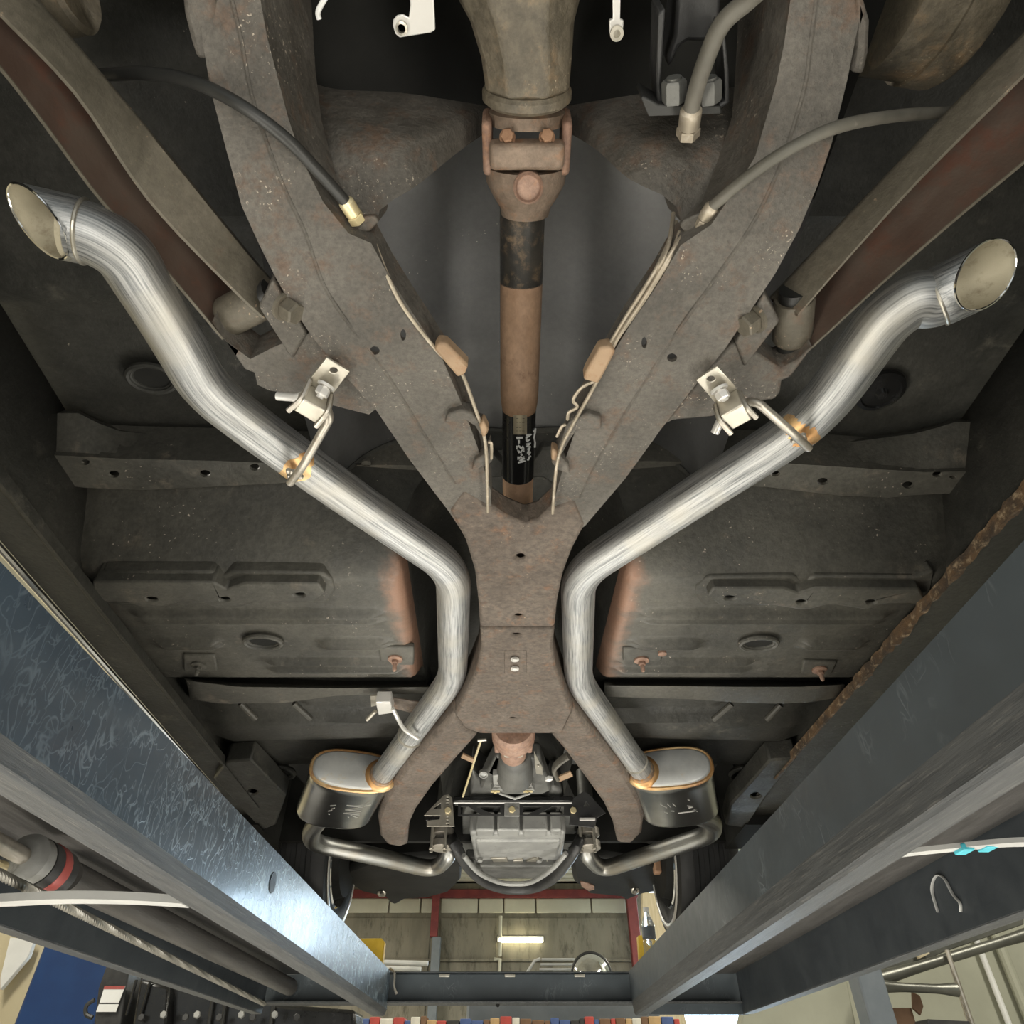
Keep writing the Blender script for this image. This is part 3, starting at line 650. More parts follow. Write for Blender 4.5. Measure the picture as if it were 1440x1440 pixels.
# ================================================================ rear axle
ax = thing('rear_axle', 'rusty brown differential and axle at the rear end of the driveshaft', 'axle', P(742, 20, .80))
q = MB(); rg = []
for py, hw, cx in ((-120, 150, 735), (-60, 132, 735), (0, 96, 728), (45, 76, 735), (95, 66, 741), (128, 62, 742), (138, 61, 742), (146, 57, 742)):
    c = P(cx, py, .80); e = P(cx + hw, py, .80); r = (e.x - c.x)
    rg.append([c + Vector((r * 1.08 * math.sin(a), 0, r * 1.0 - r * math.cos(a) * 1.0)) for a in [2 * PI * (k + .5) / 8 for k in range(8)]])
q.loft(rg); q.build('differential_housing', M['diff'], ax, bevel=.006, ang=20)
q = MB(); c = P(742, 142, .80); r = P(805, 142, .80).x - c.x
q.lathe(c + Vector((0, .0, r)), (0, 1, 0), [(r * .99, 0), (r * 1.05, .004), (r * 1.05, .012), (r * .95, .016)], 28); q.build('seal_ring', M['diff'], ax)
for s in (-1, 1):
    q = MB(); c = P(735, -110, .86); q.tube([c + Vector((s * .05, 0, 0)), c + Vector((s * .75, -.01, 0))], .04, 18); q.build('axle_tube', M['undercoat'], ax)
def flat(name, label, cat, pl, h, hole, th=.003, parent=None, m=None, bev=.001):
    q = MB(); q.plate(pl, [oval(*hole)] if hole else [], prism(h), (0, 0, th)); return q.build(name, m or M['zinc_bright'], parent, bevel=bev)
t = thing('axle_bracket', 'bright zinc sheet bracket beside the differential housing', 'bracket', P(582, 30, .80))
flat('plate', '', '', [(552, 36), (553, 28), (558, 22), (566, 20), (575, 25), (577, 8), (575, -25), (609, -25), (612, 42), (606, 46), (562, 53), (556, 48)], .79, (565, 39, 4, 4), parent=t)
q = MB(); q.lathe(P(565, 39, .789), (0, 0, -1), [(.006, 0), (.006, .003), (.004, .004), (.0035, 0)], 16); q.build('rivet', M['zinc'], t)
t = thing('link_end', 'bright metal link end with an eye hanging right of the differential', 'link', P(867, 40, .78))
flat('link_plate', '', '', [(861, -25), (873, -25), (872, 27), (877, 29), (876, 46), (872, 56), (866, 59), (860, 56), (857, 46), (857, 29), (862, 27)], .78, (867, 46, 3.5, 3.5), .006, t)
q = MB(); q.lathe(P(867, 46, .779), (0, 0, -1), [(.0065, 0), (.0065, .004), (.0035, .004), (.0035, -.003)], 16); q.build('eye', M['zinc'], t)
q = MB(); q.tube(catmull([P(465, -15, .80), P(452, 6, .80), (P(447, 18, .80)), P(449, 27, .80)], 5), .0026, 8); tag(q.build('brake_pipe', M['white'], None), 'short pale bent brake pipe at the top left of the differential', 'pipe')
# drum and backing plates at the top corners
for s, px, h_, R_ in ((-1, 40, .86, .045), (1, 1318, .90, .10)):
    c = P(px, -40 if s > 0 else -15, h_); q = MB()
    q.lathe(c, (s, .12, -.05), [(R_ * .9, -.05), (R_, -.045), (R_, .0), (R_ * 1.04, .0), (R_ * 1.04, .03), (R_, .036), (R_ * .5, .04)], 36)
    o = q.build('brake_drum', M['diff'], None); tag(o, 'dark brown drum-shaped part in the shadow above the %s trailing arm' % ('left' if s < 0 else 'right'), 'brake drum')

# ================================================================ driveshaft
ds = thing('driveshaft', 'rust brown driveshaft tube running forward from the differential into the frame', 'driveshaft', P(735, 480, .86))
def shaft_pt(py):
    t = (py - 250) / (1030 - 250.); px = 735.5 - 13 * t
    return P(px, py, .90 - .16 * max(0, (py - 250)) / 780. * 1.0)
def shaft_seg(name, y0, y1, r0, r1, m, rounded=False, lab=None):
    n = 14; ys = lin(y0, y1, n); pts = [shaft_pt(y) for y in ys]; rs = [r0 + (r1 - r0) * i / n for i in range(n + 1)]
    if rounded: rs[-1] *= .90; rs[-2] *= .98
    q = MB(); q.tube(pts, rs, 32); o = q.build(name, m, ds)
    if lab: o['label'] = lab
    return o
shaft_seg('shaft_tube', 262, 397, .0300, .0300, M['shaft_black'], lab='blackened rear end of the shaft')
shaft_seg('shaft_tube', 396, 577, .0300, .0298, M['shaft_rust'], True)
slv = shaft_seg('sleeve', 572, 668, .0272, .0272, M['black_gloss'], lab='glossy black painted sleeve with white paint-pen writing')
shaft_seg('shaft_tube', 666, 800, .0266, .0266, M['shaft_rust'])
shaft_seg('shaft_tube', 798, 1020, .0266, .0266, M['shaft_rust'])
axd = (shaft_pt(700) - shaft_pt(560)).normalized()
def on_sleeve(px, py, off=.0006):                # pixel on the sleeve -> point on its surface
    r = .0272 + off; o_ = Vector((0, 0, C0)); d_ = ray(px, py).normalized(); c_ = shaft_pt(620)
    w = o_ - c_; dd = d_ - axd * d_.dot(axd); ww = w - axd * w.dot(axd)
    A_ = dd.dot(dd); B_ = 2 * dd.dot(ww); Cc_ = ww.dot(ww) - r * r; D_ = max(0, B_ * B_ - 4 * A_ * Cc_)
    return o_ + d_ * ((-B_ - math.sqrt(D_)) / (2 * A_))
def zz(x, y): return on_sleeve(660 + x / 9., 560 + y / 9.)
strokes = [[(595, 500), (675, 500)], [(600, 492), (612, 515)], [(627, 530), (627, 568)],
           [(605, 605), (600, 640), (625, 600), (655, 635), (680, 610), (685, 650)], [(630, 690), (615, 655), (650, 690), (668, 655), (690, 672)],
           [(655, 705), (665, 722)], [(620, 740), (618, 772), (650, 738), (672, 765), (690, 735)], [(615, 815), (700, 795), (640, 785), (700, 760)],
           [(720, 470), (780, 460), (722, 500), (722, 535), (760, 525), (725, 550)], [(722, 585), (770, 570), (730, 610), (770, 615)], [(735, 650), (765, 630), (738, 690), (770, 680)],
           [(745, 715), (770, 690), (750, 720)], [(735, 785), (750, 770), (760, 740), (775, 735)], [(815, 420), (838, 385)], [(835, 400), (820, 500), (832, 560), (828, 620)]]
q = MB()
for s_ in strokes:
    q.tube(resample([zz(*p) for p in s_], .003), .0017, 6)
q.build('writing', M['white'], slv)
q = MB(); xs = lin(722, 741, 8); ys = lin(584, 611, 4)
q.grid(xs, ys, lambda x, y: on_sleeve(x, y, .0008)); lab = q.build('label_plate', mat('label_gold', (.50, .44, .32), (.62, .56, .43), None, rough=.3, metal=.6, bump=.05), slv, fixn=False)
q = MB()
for yy in (588.5, 594, 597.5, 601.5, 606):
    for a, b in ((726, 729), (730, 733), (734, 737.5)):
        if random.random() < .85: q.tube([on_sleeve(a + random.random(), yy, .001), on_sleeve(b, yy, .001)], .0004, 4)
q.build('fine_print', M['rubber'], slv)
# rear universal joint
uj = P(740, 212, .885); Ax = axd
o = None
q = MB(); q.lathe(uj - Ax * .085, Ax, [(.036, 0), (.034, .02), (.034, .035), (.046, .042), (.046, .055)], 24); q.build('pinion_flange', M['joint'], ds)
q = MB(); q.lathe(uj + Ax * .015, Ax, [(.052, 0), (.050, .02), (.042, .036), (.033, .05), (.031, .06)], 26); q.build('yoke', M['joint'], ds)
for s in (-1, 1):
    q = MB(); q.box(uj + Vector((s * .047, -.012, -.005)), (.012, .062, .050)); q.build('yoke_ear', M['rust_pink'], ds, bevel=.005)
q = MB(); q.box(uj + Vector((0, -.012, -.042)), (.088, .030, .026)); q.build('bearing_strap', M['joint'], ds, bevel=.006)
q = MB(); c = uj + Vector((.002, .020, -.056)); q.lathe(c, (0, -.25, -1), [(.018, -.02), (.018, .006), (.0155, .009), (.0140, .005), (.0135, .004), (.002, .004)], 26); q.build('bearing_cap', M['rust_pink'], ds)
for s in (-1, 1):
    q = MB(); c = uj + Vector((s * .023, -.030, -.040)); q.hexa(c, (0, -.6, -.8), .0078, .010); q.lathe(c, (0, -.6, -.8), [(.0095, -.004), (.0095, .001)], 12); q.build('strap_bolt', M['rust'], ds)
# front universal joint
uf = P(722, 1035, .715)
q = MB(); q.lathe(uf + Vector((0, -.01, 0)), (0, 1, 0), [(.050, -.06), (.056, -.05), (.056, .012), (.050, .018), (.036, .02)], 28); q.build('flange_yoke', M['rust_pink'], ds)
q = MB(); q.lathe(uf + Vector((0, .12, 0)), (0, 1, 0), [(.020, -.10), (.030, -.09), (.035, -.04), (.035, 0), (.032, .004)], 26); q.build('slip_yoke', M['rust_pink'], ds)
for s in (-1, 1):
    q = MB(); q.box(uf + Vector((s * .043, .045, 0)), (.015, .07, .03)); q.build('yoke_ear', M['rust_pink'], ds, bevel=.004)
    q = MB(); q.lathe(uf + Vector((s * .016, .032, -.036)), (0, -.3, -1), [(.009, -.01), (.009, .004), (.005, .006)], 12); q.build('joint_cap', M['zinc'], ds)

# ================================================================ trailing arms
def poly3(pts, h, n):
    p3 = catmull([P(a, b, h) for a, b in pts], 6); L = [0]
    for a, b in zip(p3, p3[1:]): L.append(L[-1] + (b - a).length)
    out = []
    for i in range(n + 1):
        d = L[-1] * i / n; k = 0
        while k < len(L) - 2 and L[k + 1] < d: k += 1
        out.append(p3[k].lerp(p3[k + 1], (d - L[k]) / max(1e-6, L[k + 1] - L[k])))
    return out
for side, Aa, At, Bb in (('left', [(-300, -310), (-95, -85), (0, 17), (110, 133), (213, 283), (330, 407), (372, 447)], [(-215, -310), (-40, -85), (50, 0), (110, 67), (233, 213), (325, 327), (388, 403)], [(-330, -200), (-90, 0), (0, 100), (63, 180), (140, 283), (225, 375), (312, 478)]),
                       ('right', [(1790, -250), (1540, 5), (1440, 103), (1293, 250), (1200, 352), (1122, 442)], [(1740, -260), (1500, -12), (1440, 50), (1383, 107), (1233, 263), (1160, 340), (1085, 419)], [(1800, -90), (1530, 150), (1440, 231), (1360, 297), (1243, 398), (1175, 460), (1118, 512)])):
    t = thing('trailing_arm', 'x', 'suspension arm', P(*Aa[2], .72), 'rear trailing arms')
    t['label'] = 'rear trailing arm with a red-brown open channel above the longer left tailpipe tip' if side == 'left' else 'rear trailing arm with orange rust flecks above the right tailpipe tip'
    n = 24; a3 = poly3(Aa, .70, n); at = poly3(At, .742, n); b3 = poly3(Bb, .70, n); tk = .0035; rings = []; w = []
    for i in range(n + 1):
        A0, A1, B0 = a3[i], at[i], b3[i]; o_ = (B0 - A0); o_.z = 0; o_.normalize(); B1 = B0 + Vector((0, 0, .085)) - o_ * .016
        Bm = B0 + Vector((0, 0, .05)) - o_ * .003
        rings.append([A0, A0 + o_ * tk, A1 + o_ * tk + Vector((0, 0, .004)), B1 - o_ * .008 - Vector((0, 0, tk)), Bm - o_ * tk, B0 - o_ * tk, B0, Bm, B1, B1 + Vector((0, 0, .002)) - o_ * .01, A1 + o_ * .003 + Vector((0, 0, .008)), A1 - Vector((0, 0, .002))])
        w.append([A0 + o_ * (tk + .0006) + Vector((0, 0, .001)), A1 + o_ * (tk + .0006) + Vector((0, 0, .003)), B1 - o_ * .0086 - Vector((0, 0, tk + .0006)), Bm - o_ * (tk + .0006), B0 - o_ * (tk + .0006) + Vector((0, 0, .001))])
    q = MB(); q.loft(rings); q.build('channel', M['arm'], t, ang=40)
    q = MB(); q.loft(w, cyc=False, cap=False)
    o = q.build('channel_inside', M['arm_red'], t, fixn=False); o['label'] = 'rusty red-brown inside of the channel'
    e = a3[-1].lerp(b3[-1], .55) + Vector((0, -.012, .028)); d_ = (b3[-1] - a3[-1]).normalized()
    q = MB(); q.lathe(e - d_ * .032, d_, [(.022, 0), (.024, .004), (.024, .056), (.022, .06)], 24); q.build('bushing_sleeve', M['arm'], t)
    q = MB(); q.lathe(e - d_ * .045, d_, [(.018, 0), (.019, .09)], 18); q.build('bushing', M['rubber'], t)

# ================================================================ exhaust, one system each side
def superoval(c, U, V, a, b, n=40, k=3.0):
    out = []
    for i in range(n):
        t = 2 * PI * i / n; x = math.cos(t); y = math.sin(t)
        out.append(c + U * (a * math.copysign(abs(x) ** (2 / k), x)) + V * (b * math.copysign(abs(y) ** (2 / 2.4), y)))
    return out
PR = .0315
def exhaust(side, label, tail, tip, join, rod, front, cap_c, body_end, weldpts, clamp):
    t = thing('exhaust_system', label, 'exhaust', P(*tail[3][:2], .69))
    pts = [P(a, b, h) for a, b, h in tail]
    tx = (P(*tip[0]) - P(*tip[1])).normalized(); pts = [P(*tip[1]) + tx * .012, P(*tip[1]) - tx * .006] + pts[1:]
    path = resample(fillet(pts, [0] + [.10] * (len(pts) - 4) + [.06, .06, 0], 8), .02)
    # the tail pipe stays open at the tip: outer skin, inner skin, slanted mouth
    q = MB(); q.tube(path, PR, 32); q.build('tailpipe', M['steel'], t, ang=60)
    # slash cut tip, a slightly larger sleeve
    c = P(*tip[0]); T = (P(*tip[0]) - P(*tip[1])).normalized(); L = (P(*tip[0]) - P(*tip[1])).length
    nrm = Vector(tip[2]).normalized()
    u = T.orthogonal().normalized(); w = T.cross(u); n = 40; Rr = tip[3]
    def cut(r, back=0):
        out = []
        for j in range(n):
            a = 2 * PI * j / n; off = (u * math.cos(a) + w * math.sin(a)) * r; s_ = -off.dot(nrm) / T.dot(nrm)
            out.append(c + off + T * (s_ - back))
        return out
    def rnd(r, back): return [c - T * back + (u * math.cos(2 * PI * j / n) + w * math.sin(2 * PI * j / n)) * r for j in range(n)]
    q = MB(); q.loft([rnd(PR + .0008, L), rnd(Rr, L - .006), cut(Rr, .002), cut(Rr - .0007, 0)], cap=False)
    k0 = 0
    for fi, f in enumerate(q.f): q.uv[fi] = [((f[0] % n) / n, (f[0] // n) * .05), ((f[0] % n + 1) / n, (f[0] // n) * .05), ((f[0] % n + 1) / n, (f[0] // n + 1) * .05), ((f[0] % n) / n, (f[0] // n + 1) * .05)]
    o = q.build('exhaust_tip', M['steel'], t, ang=60, fixn=False)
    q = MB(); q.loft([cut(Rr - .0007, 0), cut(Rr - .0022, 0), cut(Rr - .0026, .004), rnd(Rr - .003, L - .018), rnd(.001, L - .018)], cap=False)
    o2 = q.build('tip_lining', M['steel_in'], o, ang=60, fixn=False); o2['label'] = 'dusty tan inside of the tip'
    q = MB(); q.tube(cut(Rr - .0012, -.0004) + [cut(Rr - .0012, -.0004)[0]], .0013, 6, cap=False); q.build('tip_edge', M['chrome'], o)
    q = MB(); q.tube(rnd(PR + .0008, L - .001) + [rnd(PR + .0008, L - .001)[0]], .0022, 8, cap=False); q.build('weld_bead', M['zinc'], o)
    # muffler
    A_ = P(*cap_c); B_ = P(*body_end); d_ = (B_ - A_).normalized(); LL_ = .36
    U = Vector((d_.y, -d_.x, 0)).normalized(); V = Vector((0, 0, 1)); a_, b_ = .118, .055
    q = MB(); q.loft([superoval(A_ + d_ * s_, U, V, a_ * f, b_ * f2) for s_, f, f2 in ((0, .985, .97), (.004, 1, 1), (.05, 1, 1), (LL_ - .02, 1, 1), (LL_ - .012, 1.025, 1.05), (LL_, 1.02, 1.04), (LL_ + .006, .98, .95), (LL_ + .012, .8, .7))])
    mf = q.build('muffler', M['muffler'], t, ang=50)
    q = MB(); q.loft([superoval(A_ + d_ * s_, U, V, a_ * f, b_ * f2) for s_, f, f2 in ((.002, .975, .95), (-.006, .955, .915), (-.009, .90, .83), (-.008, .2, .2))]); q.build('end_cap', M['cap_steel'], mf, ang=50)
    rr = superoval(A_ + d_ * .001, U, V, a_ * .99, b_ * .975, 60); q = MB(); q.tube(rr + [rr[0]], .0058, 8, cap=False); q.build('heat_tinted_rim', M['heat'], mf)
    e = path[-1]
    for a0, a1 in zip(path, path[1:]):
        f0 = (a0 - A_).dot(d_); f1 = (a1 - A_).dot(d_)
        if f0 < 0 <= f1: e = a0.lerp(a1, -f0 / (f1 - f0))
    pd = (path[-1] - path[-6]).normalized()
    q = MB(); q.lathe(e - pd * .030, pd, [(PR - .001, 0), (PR + .0035, .002), (PR + .005, .010), (PR + .005, .030)], 28); q.build('inlet_collar', M['weld'], mf)
    q = MB(); q.lathe(e - d_ * .0115, d_, [(PR + .003, -.006), (PR + .009, -.004), (PR + .013, 0), (PR + .016, .006), (PR + .016, .012)], 28); q.build('weld_ring', M['heat'], mf)
    # marks pressed into the shell
    bot = -V * (b_ + .0006)
    q = MB()
    for s_ in weldpts:
        q.tube([A_ + d_ * y + U * x + bot for x, y in s_], .0011, 5)
    q.build('pressed_mark', M['zinc_bright'], mf)
    # front pipe
    fp = [A_ + d_ * (LL_ - .005) - U * (.06 * side) * -1 if False else B_ + d_ * .0 for _ in (0,)]
    fpts = [P(a, b, h) for a, b, h in front]
    q = MB(); q.tube(resample(fillet(fpts, .085, 8), .015), .0300, 26); q.build('front_pipe', M['steel_dark'], t, ang=60)
    # hanger rod welded under the pipe
    if rod:
        rp = [P(*p) for p in rod[0]]; q = MB(); q.tube(fillet(rp, .014, 6), .0058, 12); hr = q.build('hanger_rod', M['rod'], t)
        q = MB(); w_ = P(*rod[1])
        for k in range(6):
            q.lathe(w_ + Vector((random.uniform(-.008, .008), random.uniform(-.006, .006), .002)), (0, 0, -1), [(.002, -.004), (.0055, -.002), (.004, .002), (.001, .0035)], 8)
        q.build('weld_bead', M['rod'], hr)
        i0 = min(range(len(path)), key=lambda i: (path[i] - P(*rod[1])).length); pc = path[i0]; dd = (path[i0 + 1] - path[i0 - 1]).normalized()
        v0 = (P(*rod[1]) - pc); v0 = (v0 - dd * v0.dot(dd)).normalized(); v1 = dd.cross(v0); rngs = []
        for k in range(13):
            an = math.radians(-62 + 124 * k / 12); hw = .019 * math.sqrt(max(.05, 1 - (abs(k - 6) / 6.2) ** 2)) * random.uniform(.7, 1.1)
            e_ = (v0 * math.cos(an) + v1 * math.sin(an)) * (PR + .0004); rngs.append([pc + e_ - dd * hw, pc + e_, pc + e_ + dd * hw])
        q = MB(); q.loft(rngs, cyc=False, cap=False); q.build('heat_stain', M['heat'], t, fixn=False)['label'] = 'orange heat stain round the hanger weld'
    q = MB(); c_ = P(*clamp); i0 = min(range(len(path)), key=lambda i: (path[i] - c_).length); i0 = max(1, min(len(path) - 2, i0)); dd = (path[i0 + 1] - path[i0 - 1]).normalized()
    q.lathe(path[i0] - dd * .004, dd, [(PR, 0), (PR + .0035, .0015), (PR + .0035, .0065), (PR, .008)], 28)
    q.build('weld_band', M['zinc'], t)
    return t
mL = [[(.010, .13), (.055, .13), (.012, .17), (.058, .17), (.012, .205), (.060, .205)], [(.06, .235), (.035, .215)], [(.075, .10), (.06, .118)], [(-.02, .14), (-.035, .15)], [(-.02, .165), (-.028, .178)], [(-.024, .19), (-.034, .2)], [(-.03, .225), (-.026, .23)], [(.03, .235), (.034, .24)]]
mR = [[(-.045, .13), (-.03, .165)], [(-.025, .135), (-.018, .165)], [(-.01, .135), (-.004, .16)], [(-.04, .205), (-.032, .215)], [(-.02, .20), (-.012, .205)], [(.035, .11), (.04, .118)], [(.03, .165), (.045, .18), (.032, .185)], [(-.002, .225), (.04, .222), (.05, .215), (.055, .225)]]
exhaust(-1, 'exhaust on the left with the longer slash-cut tailpipe, muffler standing left of the frame', 
        [(116, 324, .689), (172, 352, .69), (215, 420, .695), (250, 478, .695), (287, 545, .695), (345, 592, .695), (480, 691, .695), (638, 800, .70), (637, 952, .715), (534, 1093, .70)],
        ((54, 311.5, .685), (120, 326, .688), (-.553, -.212, -.806), .0335), (534, 1090, .69),
        ([(440, 566, .66), (459, 572, .655), (464, 588, .645), (425, 657, .642), (408, 679, .65)], (414, 668, .652), (436, 645, .70), (405, 685, .70)),
        [(452, 1150, .685), (436, 1169, .68), (440, 1186, .68), (520, 1202, .68), (612, 1224, .68), (634, 1200, .70), (623, 1174, .78)],
        (497, 1084, .705), (462, 1158, .705), mL, (573, 1036, .70))
exhaust(1, 'exhaust on the right with the shorter upturned tailpipe, muffler standing right of the frame',
        [(1318, 418, .689), (1285, 419, .69), (1248, 445, .69), (1222, 480, .69), (1170, 556, .69), (1118, 607, .695), (960, 710, .695), (813, 806, .70), (813, 956, .715), (904, 1086, .70)],
        ((1386, 386.5, .685), (1315, 420, .688), (.319, -.614, -.722), .0340), (904, 1082, .69),
        ([(1046, 569, .66), (1056, 564, .655), (1068, 568, .648), (1117, 611, .642), (1137, 630, .65)], (1124, 618, .652), (1106, 590, .70), (1136, 632, .70)),
        [(980, 1146, .685), (1003, 1155, .68), (1002, 1172, .68), (960, 1186, .68), (846, 1224, .68), (823, 1200, .70), (828, 1172, .78)],
        (941, 1080, .705), (961, 1158, .705), mR, (884, 1075, .70))
# zinc hanger brackets bolted to the frame
def hanger(label, plate, hole, bolt, box, straps, stub):
    t = thing('exhaust_hanger', label, 'hanger', P(*hole[:2], .66))
    q = MB(); q.plate(plate, [oval(*hole)], prism(.655), (0, 0, .004)); q.build('plate', M['zinc'], t, bevel=.001)
    q = MB(); q.plate(box, [], prism(.625), (0, 0, .030)); q.build('clamp_box', M['zinc'], t, bevel=.002)
    for s_ in straps:
        q = MB(); q.tube(catmull([P(*p) for p in s_], 6), .0035, 8); q.build('strap', M['rod'], t)
    b0, b1 = bolt; d_ = (P(*b1) - P(*b0)).normalized()
    q = MB(); q.tube([P(*b0), P(*b1)], .0042, 10); q.hexa(P(*b0) + d_ * .006, d_, .0085, .010); q.lathe(P(*b0) + d_ * .001, d_, [(.011, 0), (.011, .003)], 14); q.build('bolt', M['zinc_bright'], t)
    q = MB(); q.tube([P(*p) for p in stub], .0055, 12); q.build('rod_stub', M['zinc_bright'], t)
    return t
hanger('zinc exhaust hanger bracket on the frame above the left tailpipe', [(459, 503), (492, 523), (462, 562), (456, 580), (426, 560), (431, 546), (433, 536)], (469, 521, 5.5, 4), ((460, 540, .650), (449, 559, .635)),
       [(426, 561), (458, 578), (446, 597), (412, 577)], [[(436, 535, .654), (424, 560, .63), (405, 578, .622)], [(466, 556, .654), (461, 578, .63), (444, 600, .622)]], [(390, 557, .665), (416, 559, .66), (428, 556, .655)])
hanger('zinc exhaust hanger bracket on the frame above the right tailpipe', [(1009, 515), (979, 535), (1008, 570), (1013, 586), (1045, 568), (1041, 555), (1033, 541)], (1000, 533, 5.5, 4), ((1010, 545, .650), (1020, 563, .635)),
       [(1013, 586), (1045, 568), (1058, 590), (1030, 605)], [[(1006, 570, .654), (1012, 590, .63), (1028, 610, .622)], [(1040, 552, .654), (1050, 572, .63), (1064, 588, .622)]], [(1016, 586, .66), (1011, 596, .655), (1005, 609, .65)])
t = thing('exhaust_hanger', 'small zinc exhaust hanger with a bent rod behind the left muffler', 'hanger', P(538, 995, .70))
q = MB(); q.plate([(528, 988), (549, 988), (553, 1003), (532, 1006)], [], prism(.70), (0, 0, .03)); q.build('clamp_box', M['zinc_bright'], t, bevel=.003)
q = MB(); q.plate([(521, 979), (540, 978), (538, 990), (522, 994)], [], prism(.72), (0, 0, .004)); q.build('plate', M['zinc'], t)
q = MB(); q.plate([(546, 981), (592, 988), (584, 1004), (552, 996)], [], prism(.725), (0, 0, .004)); q.build('arm', M['frame_rust'], t, bevel=.001)
q = MB(); q.tube(fillet([P(552, 996, .70), P(560, 1012, .69), P(568, 1026, .672), P(588, 1039, .665)], .02), .005, 10); q.build('hanger_rod', M['zinc_bright'], t)
q = MB(); q.tube([P(528, 1000, .70), P(516, 1012, .69)], .005, 10); q.build('rod_stub', M['zinc'], t)

# ================================================================ brake hoses and lines
def hose(label, path, r, m, ferr, fm, tabpt):
    t = thing('brake_hose', label, 'hose', P(*path[-1]))
    q = MB(); q.tube(catmull([P(*p) for p in path], 8), r, 14); q.build('hose', m, t)
    a = P(*ferr[0]); b = P(*ferr[1]); d_ = (b - a).normalized(); L = (b - a).length
    q = MB(); q.lathe(a, d_, [(r * 1.0, -.002), (r * 1.35, .001), (r * 1.35, L * .6), (r * 1.15, L * .64)], 18); q.hexa(a + d_ * L * .64, d_, r * 1.5, L * .36); q.build('ferrule', fm, t)
    return t
hose('glossy black brake hose arching from the left trailing arm to the frame', [(60, 112, .83), (140, 106, .81), (200, 103, .78), (262, 112, .74), (330, 143, .70), (400, 193, .69), (450, 244, .70), (488, 286, .71)], .0062, M['rubber'], ((486, 283, .71), (504, 312, .715)), M['zinc_yellow'], None)
hose('dull grey brake hose curving from the right trailing arm to the frame', [(1390, 152, .83), (1335, 158, .80), (1260, 163, .75), (1180, 178, .70), (1110, 210, .685), (1050, 250, .695), (1000, 292, .71)], .0060, M['hose_grey'], ((1002, 290, .71), (984, 318, .715)), M['line'], None)
hose('thick grey hose dropping past the black bracket at the top right', [(1075, -20, .70), (1050, 2, .71), (1014, 36, .72), (990, 92, .735), (976, 137, .75), (972, 156, .755)], .0082, M['hose_grey'], ((972, 154, .755), (967, 192, .765)), M['line'], None)
def lines(label, paths, clips, extra, r=.0024):
    t = thing('brake_line', label, 'brake line', P(*paths[0][0]))
    for p in paths:
        q = MB(); q.tube(catmull([P(*a) for a in p], 6), r, 8); q.build('pipe', M['line'], t)
    for pl, h in clips:
        q = MB(); q.plate(pl, [], prism(h), (0, 0, .018)); q.build('clip', M['clip'], t, bevel=.003)
    for p in extra:
        q = MB(); q.tube(catmull([P(*a) for a in p], 6), .0022, 6); q.build('wire_hook', M['line'], t)
lines('single brake line with a rust-coloured clip along the left frame rail', [[(512, 322, .735), (524, 336, .71), (560, 420, .676), (612, 490, .664), (640, 516, .665), (652, 530, .665), (672, 585, .66), (678, 600, .66), (684, 640, .655), (686, 720, .66)]],
      [([(610, 492), (616, 482), (628, 483), (659, 514), (653, 528), (643, 531)], .655), ([(674, 600), (680, 592), (687, 606), (684, 614), (678, 616)], .652)], [[(686, 622, .66), (691, 624, .66), (691, 645, .66)]])
lines('bundle of brake lines with a tan clip along the right frame rail', [[(968, 322, .735), (950, 345, .70), (905, 420, .676), (866, 480, .664), (840, 535, .66), (806, 596, .655), (790, 628, .65), (782, 660, .65), (777, 722, .66)],
      [(956, 326, .72), (938, 370, .69), (890, 445, .672), (856, 490, .664)], [(947, 300, .76), (938, 352, .70), (912, 398, .684), (862, 478, .668)], [(951, 312, .75), (926, 372, .69), (880, 446, .672), (848, 500, .664)]],
      [([(843, 489), (858, 487), (866, 494), (853, 520), (842, 540), (820, 534), (824, 522)], .655), ([(776, 632), (786, 636), (784, 650), (775, 648)], .652)],
      [[(836, 536, .66), (818, 545, .66), (806, 562, .66), (812, 572, .66), (800, 580, .66), (798, 590, .66)], [(796, 597, .66), (790, 600, .66), (783, 614, .66)]])
# black U bracket on the cross member
t = thing('black_bracket', 'black U-shaped bracket with two studs and nuts on a rubber pad at the top right', 'bracket', P(972, 140, .78))
q = MB(); q.plate([(926, 18), (936, 12), (933, 60), (929, 120), (932, 141), (940, 147), (1010, 147), (1020, 142), (1018, 100), (1015, 50), (1019, 40), (1025, 100), (1026, 145), (1014, 155), (934, 155), (924, 146), (923, 110)], [], prism(.775), (0, 0, .05)); q.build('bracket', M['black_metal'], t, bevel=.002)
q = MB(); q.plate([(901, 138), (905, 135), (926, 147), (1014, 149), (1016, 160), (912, 164)], [], prism(.765), (0, 0, .04)); q.build('rubber_pad', M['rubber'], t, bevel=.003)
q = MB(); q.plate([(953, -20), (1014, -20), (1012, 40), (1004, 58), (968, 58), (955, 66), (948, 84), (940, 96), (938, 80), (948, 50)], [], prism(.83), (0, 0, .06)); q.build('upright_block', M['black_metal'], t, bevel=.008)
for x in (948, 997):
    a = P(x, 144, .768); b = P(x, 108, .768); d_ = (b - a).normalized(); q = MB(); q.hexa(a, d_, .0125, .021); q.tube([a, b], .0075, 12); q.build('nut', M['alu_dark'], t)

